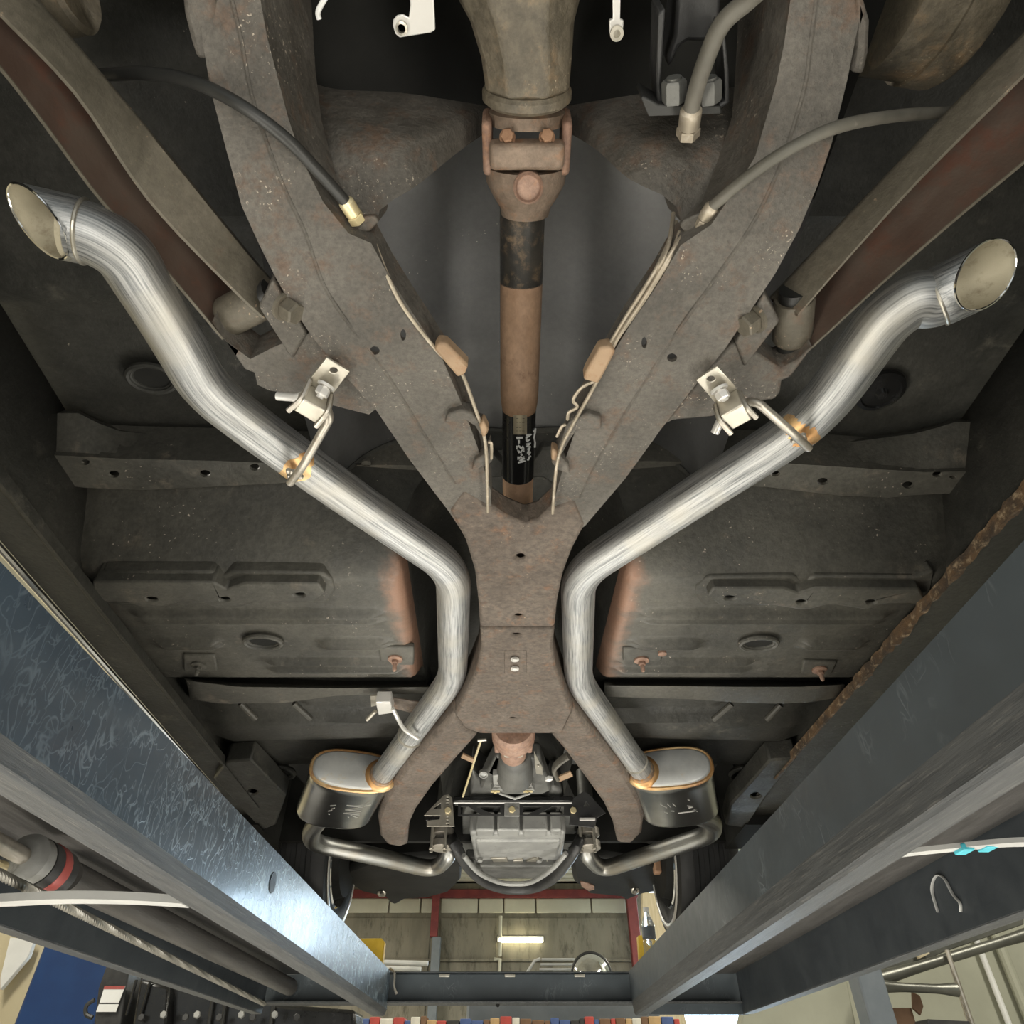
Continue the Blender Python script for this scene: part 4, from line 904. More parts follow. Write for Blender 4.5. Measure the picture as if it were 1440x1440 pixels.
# ================================================================ transmission and its mount
tr = thing('transmission', 'grey automatic transmission with ribbed oil pan between the front frame rails', 'transmission', P(722, 1170, .70))
q = MB(); q.lathe(P(724, 1066, .735), (0, 1, 0), [(.040, -.05), (.046, -.04), (.046, .02), (.050, .05), (.054, .10), (.056, .13)], 30); q.build('tail_housing', M['alu_dark'], tr)
q = MB(); c = P(724, 1094, .728); q.tube([c + Vector((-.045, 0, -.045)), c + Vector((0, 0, -.060)), c + Vector((.045, 0, -.045))], .004, 8); q.build('rib', M['alu'], tr)
q = MB(); q.plate([(697, 1064), (682, 1090), (674, 1108), (690, 1116), (700, 1118), (762, 1118), (776, 1112), (760, 1066)], [], prism(.74), (0, 0, .05)); q.build('adapter_case', M['alu_dark'], tr, bevel=.01)
for pl in ([(693, 1091), (703, 1090), (703, 1104), (694, 1104)], [(740, 1098), (748, 1098), (748, 1104), (739, 1104)], [(695, 1105), (703, 1106), (708, 1112), (690, 1113)], [(748, 1105), (740, 1106), (731, 1112), (752, 1113)]):
    q = MB(); q.plate(pl, [], prism(.715), (0, 0, .02)); q.build('mount_lug', M['alu'], tr, bevel=.002)
flat('side_bracket', '', '', [(751, 1057), (757, 1068), (763, 1080), (763, 1090), (754, 1088), (752, 1076)], .715, (757, 1076, 1.3, 1.3), .004, tr, M['zinc'])
for x in (696.5, 742.5):
    q = MB(); a = P(x, 1113, .705); q.box(a, (.028, .012, .004)); q.hexa(a, (0, 0, -1), .006, .005); q.build('bolt', M['zinc_yellow'], tr, bevel=.001)
q = MB(); q.lathe(P(680, 1088, .715), (0, -.5, -1), [(.013, -.006), (.013, .006), (.009, .008), (.008, .004), (.001, .004)], 18); q.build('plug', M['alu'], tr)
q = MB(); q.plate([(664, 1086), (684, 1106), (700, 1120), (770, 1120), (775, 1108), (790, 1112), (793, 1122), (812, 1160), (810, 1210), (796, 1226), (664, 1226), (650, 1208), (650, 1150), (660, 1120)], [], prism(.765), (0, 0, .10)); q.build('case', M['alu_dark'], tr, bevel=.012)
# oil pan: boxes with a raised rear face and deeper sump
def pbox(name, pts, h0, hgt, m, bev=.008):
    q = MB(); q.plate(pts, [], prism(h0), (0, 0, hgt)); return q.build(name, m, tr, bevel=bev)
pbox('oil_pan', [(660, 1172), (796, 1172), (790, 1214), (668, 1214)], .690, .07, M['alu'], .012)
pbox('oil_pan_sump', [(668, 1183), (789, 1183), (784, 1206), (672, 1206)], .680, .03, M['alu'], .010)
for a, b in ((669, 695), (699, 731), (735, 770), (774, 790)):
    pbox('pan_rib', [(a, 1168), (b, 1168), (b - 1, 1177), (a + 1, 1177)], .684, .062, M['alu'], .006)
pbox('pan_rail', [(655, 1206), (800, 1206), (792, 1222), (660, 1222)], .695, .03, M['alu_dark'], .006)
pbox('dust_cover', [(674, 1219), (788, 1219), (782, 1236), (680, 1236)], .665, .06, M['alu_dark'], .008)
for x, y in ((675, 1207), (758, 1208), (665, 1212), (786, 1212), (707, 1212), (742, 1214)):
    q = MB(); q.hexa(P(x, y, .688), (0, -.2, -1), .011, .012); q.lathe(P(x, y, .690), (0, -.2, -1), [(.015, -.004), (.015, .003)], 14); q.build('pan_bolt', M['alu'], tr)
for pl in ([(690, 1208), (712, 1207), (716, 1216), (698, 1217)], [(722, 1211), (735, 1210), (735, 1216), (722, 1217)], [(740, 1212), (756, 1206), (760, 1212), (744, 1220)], [(748, 1214), (770, 1212), (768, 1218), (750, 1219)]):
    pbox('bracket_piece', pl, .682, .012, M['zinc'], .002)
# mount cross member: flat black truss, pale strip painting the light along its top edge
tc = thing('transmission_crossmember', 'black transmission crossmember with triangular cut-outs and a pale strip for its lit edge below the gearbox', 'crossmember', P(722, 1140, .70))
Yc = P(722, 1140, .71).y
def tri(*p): return list(p)
q = MB(); q.plate([(644, 1129), (806, 1129), (806, 1147), (644, 1147)],
                  [tri((648, 1134), (659, 1134), (676, 1145), (648, 1145)), tri((668, 1134), (703, 1134), (704, 1145), (694, 1145)), tri((735, 1134), (765, 1134), (742, 1145), (735, 1145)), tri((776, 1134), (793, 1134), (793, 1145), (756, 1145))],
                  lambda x, y: PY(x, y, Yc), (0, .006, 0)); q.build('truss_plate', M['black_metal'], tc)
a = PY(638, 1129, Yc); b = PY(806, 1129, Yc); q = MB(); q.tube([a, b], .0032, 8); q.build('lit_edge', M['zinc_bright'], tc)
q = MB(); q.box((a + b) / 2 + Vector((0, .02, .012)), ((b - a).length, .05, .016)); q.build('top_flange', M['black_gloss'], tc, bevel=.003)
q = MB(); q.box(PY(720, 1139, Yc) + Vector((0, -.002, 0)), (.05, .006, .042)); o = q.build('centre_tab', M['alu'], tc, bevel=.002)
q = MB(); q.hexa(PY(720, 1139, Yc - .004), (0, -1, 0), .011, .009); q.build('bolt', M['zinc_yellow'], o)
def endplate(pl, holes, m, lab):
    q = MB(); q.plate(pl, holes, lambda x, y: PY(x, y, Yc - .02), (0, .005, 0)); o = q.build('end_plate', m, tc, bevel=.001); o['label'] = lab; return o
sl = [[(627.5, y), (631.5, y), (631.5, y + 2.2), (627.5, y + 2.2)] for y in (1121, 1125, 1129, 1149, 1153, 1158)]
endplate([(599, 1143), (624, 1118), (631, 1117), (636, 1122), (639, 1162), (600, 1162), (600, 1154), (618, 1152), (619, 1147), (596, 1147)],
         [tri((608, 1137), (620, 1129), (620, 1137))] + sl, M['zinc'], 'light grey slotted end plate')
endplate([(806, 1122), (822, 1112), (830, 1118), (848, 1138), (852, 1143), (840, 1150), (836, 1164), (800, 1160), (802, 1146)], [tri((820, 1134), (824, 1127), (830, 1134))], M['black_metal'], 'black end plate')
q = MB(); q.box(PY(609, 1152, Yc), (.045, .03, .018)); q.build('end_block', M['black_gloss'], tc, bevel=.003)
for x in (630, 806):
    q = MB(); q.hexa(PY(x, 1140, Yc - .022), (0, -1, 0), .011, .008); q.build('bolt', M['zinc_yellow'], tc)
q = MB(); q.box(PY(826, 1152, Yc - .03), (.05, .01, .006)); q.build('clip', M['zinc_bright'], tc)
# parking brake rod
t = thing('brake_cable_rod', 'thin yellowish brake rod hanging left of the front universal joint', 'rod', P(664, 1080, .72))
q = MB(); q.tube([P(676, 1042, .74), P(667, 1070, .73), P(651, 1120, .715)], .0035, 8); q.build('rod', M['zinc_yellow'], t)
q = MB(); q.tube([P(672, 1041, .74), P(684, 1040, .74)], .004, 8); q.build('clevis', M['zinc'], t)
q = MB(); q.plate([(651, 1061), (668, 1069), (666, 1074), (648, 1066)], [], prism(.728), (0, 0, .006)); q.build('guide', M['clip'], t, bevel=.001)
t = thing('cable_guide', 'bent tan cable guide on the inner side of the right front frame rail', 'guide', P(795, 1085, .70))
q = MB(); q.tube(catmull([P(800, 1062, .72), P(786, 1072, .715), (P(779, 1082, .71)), P(784, 1094, .71)], 6), .007, 10, sy=1.8); q.build('bent_tube', M['hose_grey'], t)
q = MB(); q.plate([(783, 1094), (802, 1086), (806, 1092), (786, 1100)], [], prism(.705), (0, 0, .006)); q.build('tab', M['clip'], t, bevel=.001)
q = MB(); q.box(P(772, 1095, .72), (.016, .02, .012), Matrix.Rotation(.5, 3, 'Z')); tag(q.build('connector_plug', M['white'], None, bevel=.002), 'tiny white wiring connector right of the gearbox', 'connector')

# band clamps on the downpipes
for lab, cx, s in (('steel band clamp with bolts joining the left front pipe', 621, -1), ('steel band clamp with bolts joining the right front pipe', 829, 1)):
    t = thing('band_clamp', lab, 'clamp', P(cx, 1180, .70))
    for y, h in ((1186, .708), (1171, .752)):
        q = MB(); c = P(cx, 1192, .70); q.lathe((c.x, c.y + .0, C0 + h), (0, .1, 1), [(.032, -.014), (.041, -.011), (.041, .011), (.032, .014)], 26); q.build('band', M['rod'], t)
    for k in (-1, .45):
        q = MB(); q.tube([(c.x + k * .034, c.y - .035, C0 + .675), (c.x + k * .034, c.y - .035, C0 + .785)], .006, 10)
        q.hexa((c.x + k * .034, c.y - .035, C0 + .684), (0, 0, 1), .009, .009); q.hexa((c.x + k * .034, c.y - .035, C0 + .768), (0, 0, 1), .009, .009); q.build('clamp_bolt', M['zinc'], t)
    q = MB(); q.lathe((c.x, c.y + .01, C0 + .745), (0, .1, 1), [(.0295, -.04), (.0295, .25)], 22); q.build('downpipe', M['alu_dark'], t)

# ================================================================ front suspension, engine cross member, wheels
q = MB()
q.tube(catmull([P(628, 1166, .80), P(640, 1188, .70), P(655, 1214, .67), P(676, 1235, .65), P(700, 1246, .645), P(726, 1249, .645), P(754, 1246, .645), P(780, 1232, .65), P(800, 1208, .67), P(812, 1188, .70), P(824, 1166, .80)], 7), .024, 18, sy=.8)
t = thing('engine_crossmember', 'black U-shaped engine crossmember dipping below the gearbox at the front', 'crossmember', P(722, 1250, .60)); q.build('beam', M['black_metal'], t)
q = MB(); q.tube(catmull([P(652, 1203, .655), P(672, 1226, .625), P(700, 1240, .612), P(724, 1243, .61), P(748, 1240, .612), P(776, 1222, .625), P(796, 1200, .655)], 7), .009, 10); q.build('tube_edge', M['alu'], t)
for s, lab, pl, bush, spot in ((-1, 'black lower front control arm with a bolt, left of the engine crossmember', [(478, 1236), (492, 1222), (525, 1210), (600, 1205), (642, 1196), (650, 1216), (648, 1238), (630, 1256), (600, 1264), (570, 1266), (556, 1274), (548, 1271), (540, 1262), (505, 1254)], (537, 1255), None),
                         (1, 'black lower front control arm with rusty patch, right of the engine crossmember', [(800, 1205), (815, 1196), (850, 1204), (905, 1212), (935, 1222), (950, 1236), (935, 1252), (905, 1258), (880, 1268), (872, 1262), (830, 1258), (806, 1240)], (893, 1251), (828, 1245))):
    t = thing('control_arm', lab, 'suspension arm', P(bush[0], bush[1], .73))
    q = MB(); q.plate(pl, [], prism(.73), (0, 0, .09)); q.build('arm', M['undercoat_black'], t, bevel=.022)
    q = MB(); q.lathe(P(bush[0], bush[1], .728), (0, -.6, -1), [(.020, -.01), (.020, .008), (.014, .012), (.012, .006), (.004, .006)], 20); o = q.build('bushing', M['zinc'], t)
    q = MB(); q.hexa(P(bush[0], bush[1], .722), (0, -.6, -1), .009, .014); q.build('bolt', M['rod'], o)
    cx = 612 if s < 0 else 838
    q = MB(); q.lathe(P(cx, 1228, .75), (0, -.1, -1), [(.095, -.06), (.10, -.02), (.08, .0), (.05, .006), (.045, -.01)], 28); q.build('spring_seat', M['undercoat_black'], t)
    if spot:
        q = MB(); q.plate([(816, 1240), (826, 1242), (836, 1246), (836, 1251), (828, 1253), (818, 1247)], [], prism(.726), (0, 0, .01)); q.build('bare_patch', M['rust_pink'], t)['label'] = 'rust-coloured bare patch'
for s in (-1, 1):
    cx = s * .80 + (-.04 if s < 0 else -.035); cy = 3.15; cz = C0 + .80
    t = thing('front_wheel', '%s front wheel with black tyre resting on the runway, seen from behind' % ('left' if s < 0 else 'right'), 'wheel', (cx, cy, C0 + .46))
    A_ = Vector((s, 0, 0)); c = Vector((cx, cy, cz))
    q = MB(); q.lathe(c, A_, [(.20, -.10), (.215, -.115), (.27, -.125), (.315, -.115), (.335, -.09), (.34, -.04), (.34, .04), (.335, .09), (.315, .115), (.27, .125), (.2, .11)], 56, cap=False); q.build('tyre', M['tyre'], t)
    for k in (-.06, -.02, .02, .06):
        q = MB(); q.lathe(c + A_ * k, A_, [(.3405, -.010), (.345, -.008), (.345, .008), (.3405, .010)], 56, cap=False); q.build('tread_band', M['tyre'], t)
    q = MB(); q.lathe(c, A_, [(.205, -.105), (.212, -.112), (.205, -.118), (.19, -.10), (.17, -.02), (.165, .05), (.02, .06)], 48, cap=False); q.build('wheel_rim', M['chrome'], t)
    q = MB(); q.lathe(c, A_, [(.262, -.1245), (.268, -.127), (.28, -.127), (.286, -.1235)], 56, cap=False); q.build('whitewall', M['zinc_bright'], t)
    q = MB(); q.lathe(c - A_ * .05, A_, [(.05, -.10), (.17, -.09), (.185, -.02), (.05, .0)], 32); q.build('backing_plate', M['undercoat_black'], t)
    if s > 0:
        q = MB(); q.box(c + Vector((-.16, -.05, -.04)), (.03, .05, .11)); q.build('caliper_bracket', M['rust'], t, bevel=.006)

# ================================================================ the lift
Y0, Y1 = -.4, 3.86
def runway(side, label, xin, xout, zweb, zout, drop):
    s = side; m = M['lift_left'] if s < 0 else M['lift']
    t = thing('lift_runway', label, 'runway', (s * (xin + xout) / 2, 2, C0 + .30))
    hole = []
    if s < 0: 
        hc = PX(383, 1241, -xin); hole = [[(hc.y + .018 * math.cos(a), hc.z - C0 + .022 * math.sin(a)) for a in [2 * PI * k / 16 for k in range(16)]]]
    q = MB(); q.plate([(Y0, zweb), (Y1, zweb), (Y1, .458), (Y0, .458)], hole, lambda y, h: Vector((s * xin, y, C0 + h)), (s * .006, 0, 0)); q.build('inner_web', m, t)
    if s < 0:
        q = MB(); q.lathe((-xin + .002, hc.y, hc.z), (-1, 0, 0), [(.021, 0), (.023, 0), (.023, .03), (.021, .03)], 24); q.build('slot_sleeve', M['lift_dark'], t)
    # rolled bottom flange
    prof = [(0, zweb), (.003, zweb - drop * .3), (.008, zweb - drop * .85), (.014, zweb - drop), (.060, zweb - drop), (.066, zweb - drop + .006), (.066, zweb - drop + .018), (.060, zweb - drop + .018), (.060, zweb - drop + .008), (.016, zweb - drop + .008), (.008, zweb - drop * .3 + .006)]
    q = MB(); q.loft([[Vector((s * (xin + a), y, C0 + h)) for a, h in prof] for y in (Y0, Y1)]); q.build('bottom_flange', M['lift_edge'], t, ang=25)
    q = MB(); q.tube([(s * (xin + .085), Y0, C0 + zweb - drop + .03), (s * (xin + .085), Y1, C0 + zweb - drop + .03)], .012, 12); q.build('track_rail', M['lift_edge'], t)
    q = MB(); q.box((s * (xin + .14), (Y0 + Y1) / 2, C0 + .405), (.02, Y1 - Y0, .06)); q.build('stiffener', M['lift_under'], t)
    q = MB(); q.box((s * (xin + xout) / 2, (Y0 + Y1) / 2, C0 + .453), (xout - xin - .02, Y1 - Y0, .008)); q.build('deck', M['lift_under'], t)
    q = MB(); q.box((s * xout, (Y0 + Y1) / 2, C0 + (zout + .46) / 2), (.008, Y1 - Y0, .46 - zout)); q.build('outer_web', M['lift_dark'], t)
    q = MB(); q.box((s * (xout + .02), (Y0 + Y1) / 2, C0 + zout), (.045, Y1 - Y0, .008)); q.build('outer_flange', M['lift_edge'], t, bevel=.002)
    return t
runway(-1, 'blue-grey lift runway on the left with scratched shiny inner face', .578, 1.155, .312, .297, .026)
runway(1, 'dark grey lift runway on the right with dull scuffed inner face', .556, 1.068, .342, .298, .054)
t = thing('lift_crossbeam', 'blue-grey lift crossbeam joining the far ends of the runways', 'beam', (0, 3.9, C0 + .34))
q = MB(); q.box((0, 3.93, C0 + .398), (2.5, .08, .112)); q.build('beam', M['lift'], t, bevel=.006)
a = PY(893, 1366, 3.888); b = PY(1053, 1427, 3.888); q = MB(); q.box(((a.x + b.x) / 2, 3.888, (a.z + b.z) / 2), (b.x - a.x, .012, a.z - b.z)); q.build('end_plate', M['lift'], t, bevel=.002)
q = MB(); q.box((0, 3.90, C0 + .338), (2.5, .13, .008)); q.build('bottom_flange', M['lift_edge'], t, bevel=.002)
q = MB(); q.box((0, 3.93, C0 + .457), (2.5, .09, .006)); q.build('top_edge', M['lift_dark'], t, bevel=.002)
for px in (625, 717, 815):
    q = MB(); q.box(PY(px, 1372, 3.885) + Vector((0, 0, 0)), (.05, .006, .012)); q.build('worn_patch', M['zinc'], t, bevel=.002)
q = MB(); q.lathe(PY(700, 1413, 3.889), (0, 1, 0), [(.009, 0), (.009, .004), (.005, .004)], 14); q.build('bolt_hole', M['undercoat_black'], t)
for px in (548, 888):
    o_ = PY(px, 1362, 3.84); q = MB(); q.tube(catmull([o_, o_ + Vector((.025, -.01, -.02)), o_ + Vector((.03, -.01, -.07)), o_ + Vector((.045, -.01, -.10))], 6), .006, 8)
    tag(q.build('safety_clip', M['rod'], None), 'small hanging wire safety clip at the %s end of the crossbeam' % ('left' if px < 700 else 'right'), 'clip')
post('lift_column', 'blue-grey lift column standing right of the far crossbeam', 'column', 1224, 1400, .14, 4.35, 2.02, M['grey_post'])
# gear under the left runway
t = thing('hydraulic_cylinder', 'grimy hydraulic cylinder end with a red band under the left runway', 'cylinder', P(35, 1205, .37))
c = P(36, 1206, .372); d_ = Vector((-.05, 1, 0)).normalized()
q = MB(); q.lathe(c, d_, [(.030, -.012), (.036, -.008), (.046, 0), (.046, .03), (.044, .035)], 28); q.build('end_gland', M['alu'], t)
q = MB(); q.lathe(c + d_ * .035, d_, [(.047, 0), (.047, .10)], 28); q.build('barrel', M['black_metal'], t)
q = MB(); q.lathe(c + d_ * .07, d_, [(.0475, 0), (.049, .004), (.049, .03), (.0475, .034)], 28); q.build('red_band', M['red'], t)
q = MB(); q.lathe(c - d_ * .4, d_, [(.016, 0), (.016, .39)], 18); q.build('piston_rod', M['rod'], t)
a = P(95, 1232, .392); b = P(408, 1388, .392); q = MB(); q.tube([a, a.lerp(b, .3), a.lerp(b, .6), b, b + (b - a).normalized() * .02], [.034, .034, .034, .034, .026], 28); q.build('long_barrel', M['lift_under'], t)
q = MB(); q.tube([c + Vector((-.03, -.10, -.02)), c + Vector((-.035, -.02, -.02)), c + Vector((-.02, 0, -.02))], .011, 10); q.build('fitting', M['zinc_yellow'], t)
t = thing('wire_rope', 'twisted steel wire rope running under the left runway', 'cable', P(60, 1258, .35))
A_ = P(-40, 1210, .31); B_ = P(372, 1412, .318); dd = (B_ - A_); L_ = dd.length; dn = dd.normalized(); u_ = dn.orthogonal().normalized(); w_ = dn.cross(u_)
for k in range(6):
    pts = []
    for i in range(int(L_ / .006) + 1):
        a = 2 * PI * (k / 6 + i * .006 / .075); pts.append(A_ + dn * (i * .006) + (u_ * math.cos(a) + w_ * math.sin(a)) * .0055)
    q = MB(); q.tube(pts, .0040, 5); q.build('strand', M['cable'], t)
def band(name, label, cat, pts, wz, th, m, extra=()):
    p3 = catmull([P(*p) for p in pts], 8); q = MB()
    q.loft([[p + Vector((0, -th, -wz)), p + Vector((0, th, -wz)), p + Vector((0, th, wz)), p + Vector((0, -th, wz))] for p in p3]); o = tag(q.build(name, m, None, ang=30), label, cat)
    return o, p3
o, p3 = band('flat_strap', 'grey flat strap stretched across below the left runway', 'strap', [(-60, 1268, .285), (0, 1266, .285), (90, 1262, .285), (180, 1263, .288), (262, 1268, .292)], .007, .02, M['strap'])
o, p3 = band('air_line', 'flat grey air line with two cyan tape wraps under the right runway', 'hose', [(1262, 1202, .345), (1275, 1199, .345), (1340, 1192, .34), (1400, 1186, .335), (1440, 1184, .33), (1500, 1184, .325), (1700, 1182, .31)], .004, .014, M['strap'])
for px in (1355, 1388):
    c = P(px, 1194 - (px - 1355) * .12, .336); q = MB(); q.box(c, (.02, .034, .012)); q.build('tape_wrap', M['cyan'], o, bevel=.002)['label'] = 'cyan tape wrap'
q = MB(); cc = [PX(1319, 1283, 1.06), PX(1311, 1255, 1.06), PX(1312, 1240, 1.06), PX(1318, 1231, 1.06), PX(1328, 1236, 1.06), PX(1340, 1258, 1.06), PX(1350, 1270, 1.06), PX(1351, 1282, 1.06)]
q.tube(catmull(cc, 6), .004, 8, sy=.5); tag(q.build('wire_loop', M['strap'], None), 'pale bent wire loop hooked on the outer web of the right runway', 'wire loop')
# chocks and bottle on the runways
def chock(label, pl, Y, lip):
    q = MB(); q.plate(pl, [], lambda x, y: PY(x, y, Y), (0, .05, 0)); o = tag(q.build('wheel_stop', M['yellow'], None, bevel=.006), label, 'wheel stop')
chock('yellow wheel stop plate at the far end of the left runway', [(480, 1320), (536, 1319), (541, 1324), (537, 1362), (470, 1362)], 3.75, 0)
chock('yellow wheel stop plate at the far end of the right runway', [(897, 1315), (906, 1315), (912, 1324), (912, 1335), (960, 1308), (960, 1358), (900, 1358)], 3.75, 0)
t = thing('water_bottle', 'clear plastic water bottle with grey label standing by the right wheel', 'bottle', PY(916, 1345, 3.6))
c = PY(916, 1346, 3.6); q = MB(); q.lathe(c, UP, [(.028, 0), (.030, .01), (.030, .06), (.027, .065), (.030, .07), (.030, .125), (.022, .15), (.012, .168), (.012, .18)], 22); q.build('bottle', M['plastic'], t)
q = MB(); q.lathe(c + Vector((0, 0, .075)), UP, [(.0306, 0), (.0306, .042)], 22, cap=False); q.build('bottle_label', M['grey_post'], t)
q = MB(); q.lathe(c + Vector((0, 0, .178)), UP, [(.0135, 0), (.0135, .016), (.012, .018)], 16); q.build('cap', M['white'], t)

# ================================================================ things further off in the shop
# convex mirror and slatted grille by the far wall
za = PY(832, 1388, 7).z; q = MB(); q.box((PY(790, 1388, 7).x, 7.25, za / 2), (1.6, .6, za)); tag(q.build('storage_cabinet', M['grey_post'], None, bevel=.02), 'tall grey storage cabinet behind the far crossbeam under the dome mirror', 'cabinet')
t = thing('convex_mirror', 'round chrome dome mirror peeping over the middle of the far crossbeam', 'mirror', PY(832, 1385, 7))
c = PY(832, 1372, 7); r_ = PY(859, 1372, 7).x - c.x
q = MB(); q.lathe(c, (0, -1, .1), [(r_ * math.cos(a), r_ * .55 * math.sin(a)) for a in lin(0, PI / 2 - .02, 12)], 40); q.build('dome', M['chrome'], t)
q = MB(); q.tube([c + Vector((r_ * 1.03 * math.cos(a), 0, r_ * 1.03 * math.sin(a))) for a in lin(0, 2 * PI, 40)], r_ * .06, 8, cap=False); q.build('rim', M['rubber'], t)
t = thing('louvred_grille', 'pale slatted grille left of the dome mirror', 'grille', PY(782, 1385, 7.2))
for i in range(6):
    q = MB(); y = 1349 + i * 7; q.box(PY(785 + i * .5, y, 7.2), (.42 - .012 * (5 - i) * 2, .03, .014)); q.build('slat', M['strap'], t, bevel=.003)
q = MB(); q.tube([PY(741, 1368, 7.2), PY(752, 1351, 7.2), PY(760, 1348, 7.2)], .012, 8); q.build('frame', M['strap'], t)
for k, (y, lab) in enumerate(((1353, 'upper of two pale horizontal pipes on the back wall by the left runway end'), (1361, 'lower of two pale horizontal pipes on the back wall by the left runway end'))):
    q = MB(); q.tube([PY(470, y - 2, 9), PY(602 - 10 * k, y + 2, 9)], .024, 10); tag(q.build('wall_pipe', M['strap'], None), lab, 'pipe')
# shelf of small goods along the bottom strip
t = thing('shelf', 'long low shelf edge below the far crossbeam', 'shelf', PY(700, 1447, 6.5))
a = PY(400, 1446, 6.5); b = PY(1200, 1446, 6.5); q = MB(); q.box((0, 6.6, a.z - .02), (b.x - a.x, .3, .04)); q.build('board', M['wood'], t)
x = PY(440, 1440, 6.5).x; xe = PY(1190, 1440, 6.5).x; i = 1
def ordn(n):
    b_ = 'first second third fourth fifth sixth seventh eighth ninth tenth eleventh twelfth thirteenth fourteenth fifteenth sixteenth seventeenth eighteenth nineteenth'.split()
    if n < 20: return b_[n - 1]
    t_ = 'twenty thirty forty fifty sixty seventy eighty'.split()[n // 10 - 2]
    return t_[:-1] + 'ieth' if n % 10 == 0 else t_ + '-' + b_[n % 10 - 1]
names = ['book_red', 'book_blue', 'book_tan', 'book_white', 'book_brown', 'book_black']; cn = ['red', 'blue', 'tan', 'white', 'brown', 'black']
skip0 = PY(968, 1440, 6.5).x; skip1 = PY(1052, 1440, 6.5).x
while x < xe:
    w = random.uniform(.035, .105); k = random.randrange(6)
    if not (skip0 - .1 < x < skip1):
        hgt = random.uniform(.045, .075); q = MB(); q.box((x + w / 2, 6.6, a.z + hgt / 2 + .001), (w * .94, .2, hgt))
        tag(q.build('carton', M[names[k]], None, smooth=False, bevel=.006), '%s carton, %s from the left end of the row on the low shelf' % (cn[k], ordn(i)), 'box', 'cartons on the low shelf')
        i += 1
    x += w
# blue panel, black power unit at the lower left
q = MB(); A_ = PY(66, 1325, 5.0); B_ = PY(165, 1345, 5.0); q.box(((A_.x + B_.x) / 2 - .0, 5.1, 1.6), (B_.x - A_.x, .25, 3.2)); tag(q.build('blue_column', M['blue'], None, bevel=.02), 'deep blue painted steel column at the lower left', 'column')
q = MB(); q.plate([(0, 1375), (14, 1318), (48, 1322), (40, 1345), (0, 1392)], [], lambda x, y: PY(x, y, 5.4), (0, .04, 0)); tag(q.build('torn_poster', M['white'], None, bevel=.004), 'torn white paper stuck on the tan wall at the far left', 'paper')
q = MB(); A_ = PY(-120, 1300, 5.5); B_ = PY(66, 1330, 5.5); q.box(((A_.x + B_.x) / 2, 5.6, 1.7), (B_.x - A_.x, .2, 3.4)); o = q.build('wall_left_pier', M['wall_tan'], None); struct(o)
t = thing('power_unit', 'black lift power unit with motor, tank and white warning label at the lower left', 'machine', PY(250, 1440, 4.2))
YP = 4.2
def pu(name, pl, dy, dep, m, bev=.008):
    q = MB(); q.plate(pl, [], lambda x, y: PY(x, y, YP + dy), (0, dep, 0)); return q.build(name, m, t, bevel=bev)
pu('back_panel', [(150, 1352), (420, 1415), (420, 1470), (140, 1470)], .3, .05, M['black_metal'])
pu('control_box', [(152, 1350), (182, 1362), (165, 1470), (128, 1470), (138, 1390)], 0, .16, M['black_metal'])
pu('motor', [(196, 1375), (238, 1384), (232, 1470), (180, 1470)], -.05, .2, M['black_gloss'], .02)
pu('tank', [(240, 1366), (320, 1395), (400, 1412), (500, 1420), (500, 1470), (238, 1470)], .02, .25, M['black_gloss'], .02)
for x_ in (192, 212):
    q = MB(); q.tube([PY(x_, 1378, YP - .06), PY(x_ - 14, 1428, YP - .06)], .008, 8); q.build('rib', M['black_gloss'], t)
for x_, y_ in ((300, 1412), (318, 1416), (385, 1424)):
    q = MB(); q.tube([PY(x_, y_ - 12, YP), PY(x_ - 8, y_ + 40, YP)], .010, 8); q.build('pipe', M['rubber'], t)
for i in range(9):
    q = MB(); q.hexa(PY(200 + i * 26 + (i % 3) * 5, 1432 - (i % 2) * 4, YP - .07), (0, -1, .2), .016, .02); q.build('fitting', M['alu'] if i % 2 else M['black_metal'], t)
q = MB(); q.plate([(147, 1387), (176, 1387), (167, 1410), (140, 1410)], [], lambda x, y: PY(x, y, YP - .012), (0, .003, 0)); lb = q.build('warning_label', M['white'], t)
q = MB(); q.plate([(147, 1386.5), (176, 1386.5), (174, 1391), (145.5, 1391)], [], lambda x, y: PY(x, y, YP - .0135), (0, .002, 0)); q.build('red_header', M['red'], lb)
q = MB(); q.plate([(139, 1412), (167, 1412), (163, 1423), (135, 1423)], [], lambda x, y: PY(x, y, YP - .012), (0, .003, 0)); q.build('warning_label', M['white'], t)
q = MB(); q.tube(catmull([PY(133, 1406, YP - .02), PY(122, 1414, YP - .02), PY(121, 1426, YP - .02), PY(130, 1431, YP - .02)], 6), .010, 8); q.build('cable', M['rubber'], t)
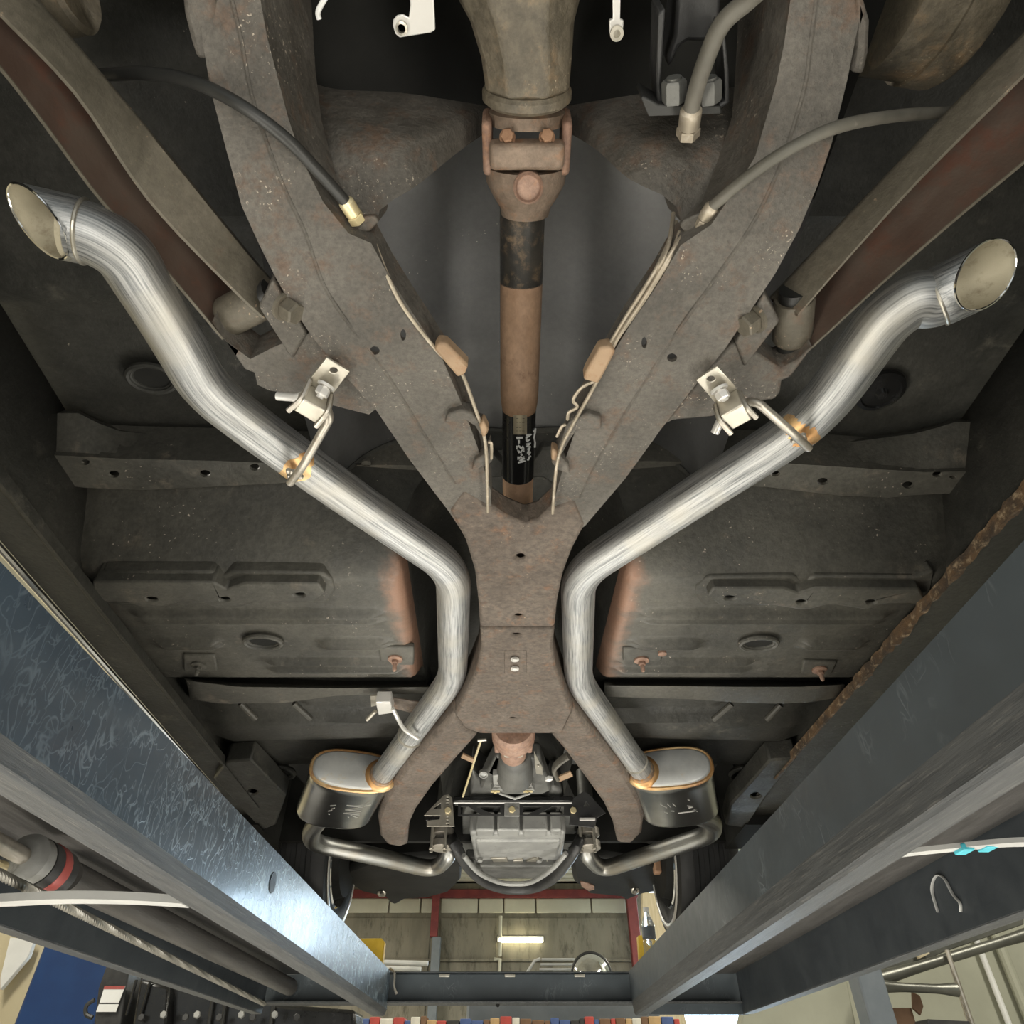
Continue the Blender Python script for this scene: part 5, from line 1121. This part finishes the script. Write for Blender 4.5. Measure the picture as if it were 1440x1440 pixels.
# rack of flared tubes at the lower right
t = thing('tube_rack', 'upright silver rail and shelf edge of the tube rack at the lower right', 'rack', PY(1350, 1440, 4.6))
q = MB(); q.tube([PY(1332, 1336, 4.55), PY(1338, 1355, 4.55), PY(1369, 1445, 4.55)], .013, 10); q.build('upright', M['rod'], t)
q = MB(); q.tube([PY(1364, 1445, 4.6), PY(1338, 1362, 4.6)], .008, 8); q.build('upright', M['zinc'], t)
q = MB(); q.plate([(1229, 1362), (1440, 1282), (1440, 1300), (1330, 1338), (1235, 1378)], [], lambda x, y: PY(x, y, 4.7), (0, .1, 0)); q.build('shelf_board', M['tube_grey'], t, bevel=.004)
def flared(label, p0, p1, r, Y):
    a = PY(*p0, Y); b = PY(*p1, Y); n = 10; q = MB(); q.tube([a.lerp(b, i / n) for i in range(n + 1)], [r * 1.35, r * 1.15, r] + [r * .92] * 5 + [r, r * 1.2, r * 1.4], 20); tag(q.build('flared_tube', M['tube_grey'], None), label, 'tube')
flared('grey flared tube lying level on the rack, lower of the two', (1240, 1387), (1345, 1392), .024, 4.5)
flared('long grey flared tube sloping up to the right along the rack shelf', (1238, 1376), (1470, 1306), .028, 4.6)
q = MB(); q.plate([(1246, 1417), (1282, 1417), (1290, 1445), (1250, 1445)], [], lambda x, y: PY(x, y, 4.75), (0, .12, 0)); tag(q.build('brown_carton', M['card'], None, bevel=.004), 'dark brown cardboard carton under the flared tubes', 'box')
q = MB(); q.plate([(1283, 1394), (1294, 1400), (1299, 1415), (1295, 1428), (1284, 1418)], [], lambda x, y: PY(x, y, 4.72), (0, .02, 0)); tag(q.build('brown_rag', M['card'], None, bevel=.004), 'brown pointed rag hanging from the level flared tube', 'rag')
q = MB(); q.plate([(1304, 1433), (1364, 1436), (1366, 1446), (1302, 1446)], [], lambda x, y: PY(x, y, 4.5), (0, .15, 0)); tag(q.build('black_case', M['black_metal'], None, bevel=.006), 'flat black case edge at the foot of the silver rack rail', 'case')
q = MB(); q.plate([(1289, 1340), (1305, 1334), (1308, 1341), (1292, 1349)], [], lambda x, y: PY(x, y, 4.66), (0, .02, 0)); tag(q.build('tan_block', M['wood'], None, bevel=.003), 'small pale wooden block on the rack shelf', 'block')
w2 = quad_box('wall_right_panel', M['wall_green'], (PY(1180, 1400, 5.6).x, 5.6, 0), (8, 5.7, 6.2)); struct(w2)
for px, w in ((1382, .02), (1412, .035)):
    a = PY(px, 1345, 5.55); q = MB(); q.tube([(a.x, 5.55, .2), (a.x, 5.55, 3.5)], w, 10); q.build('pipe', M['wall_green'] if w > .03 else M['white'], w2)
q = MB(); q.plate([(1050, 1390), (1190, 1372), (1205, 1445), (1040, 1445)], [], lambda x, y: PY(x, y, 5.0), (0, .1, 0)); tag(q.build('grey_cabinet', M['wall_green'], None, bevel=.01), 'plain grey cabinet face behind the crossbeam and the lift column', 'cabinet')
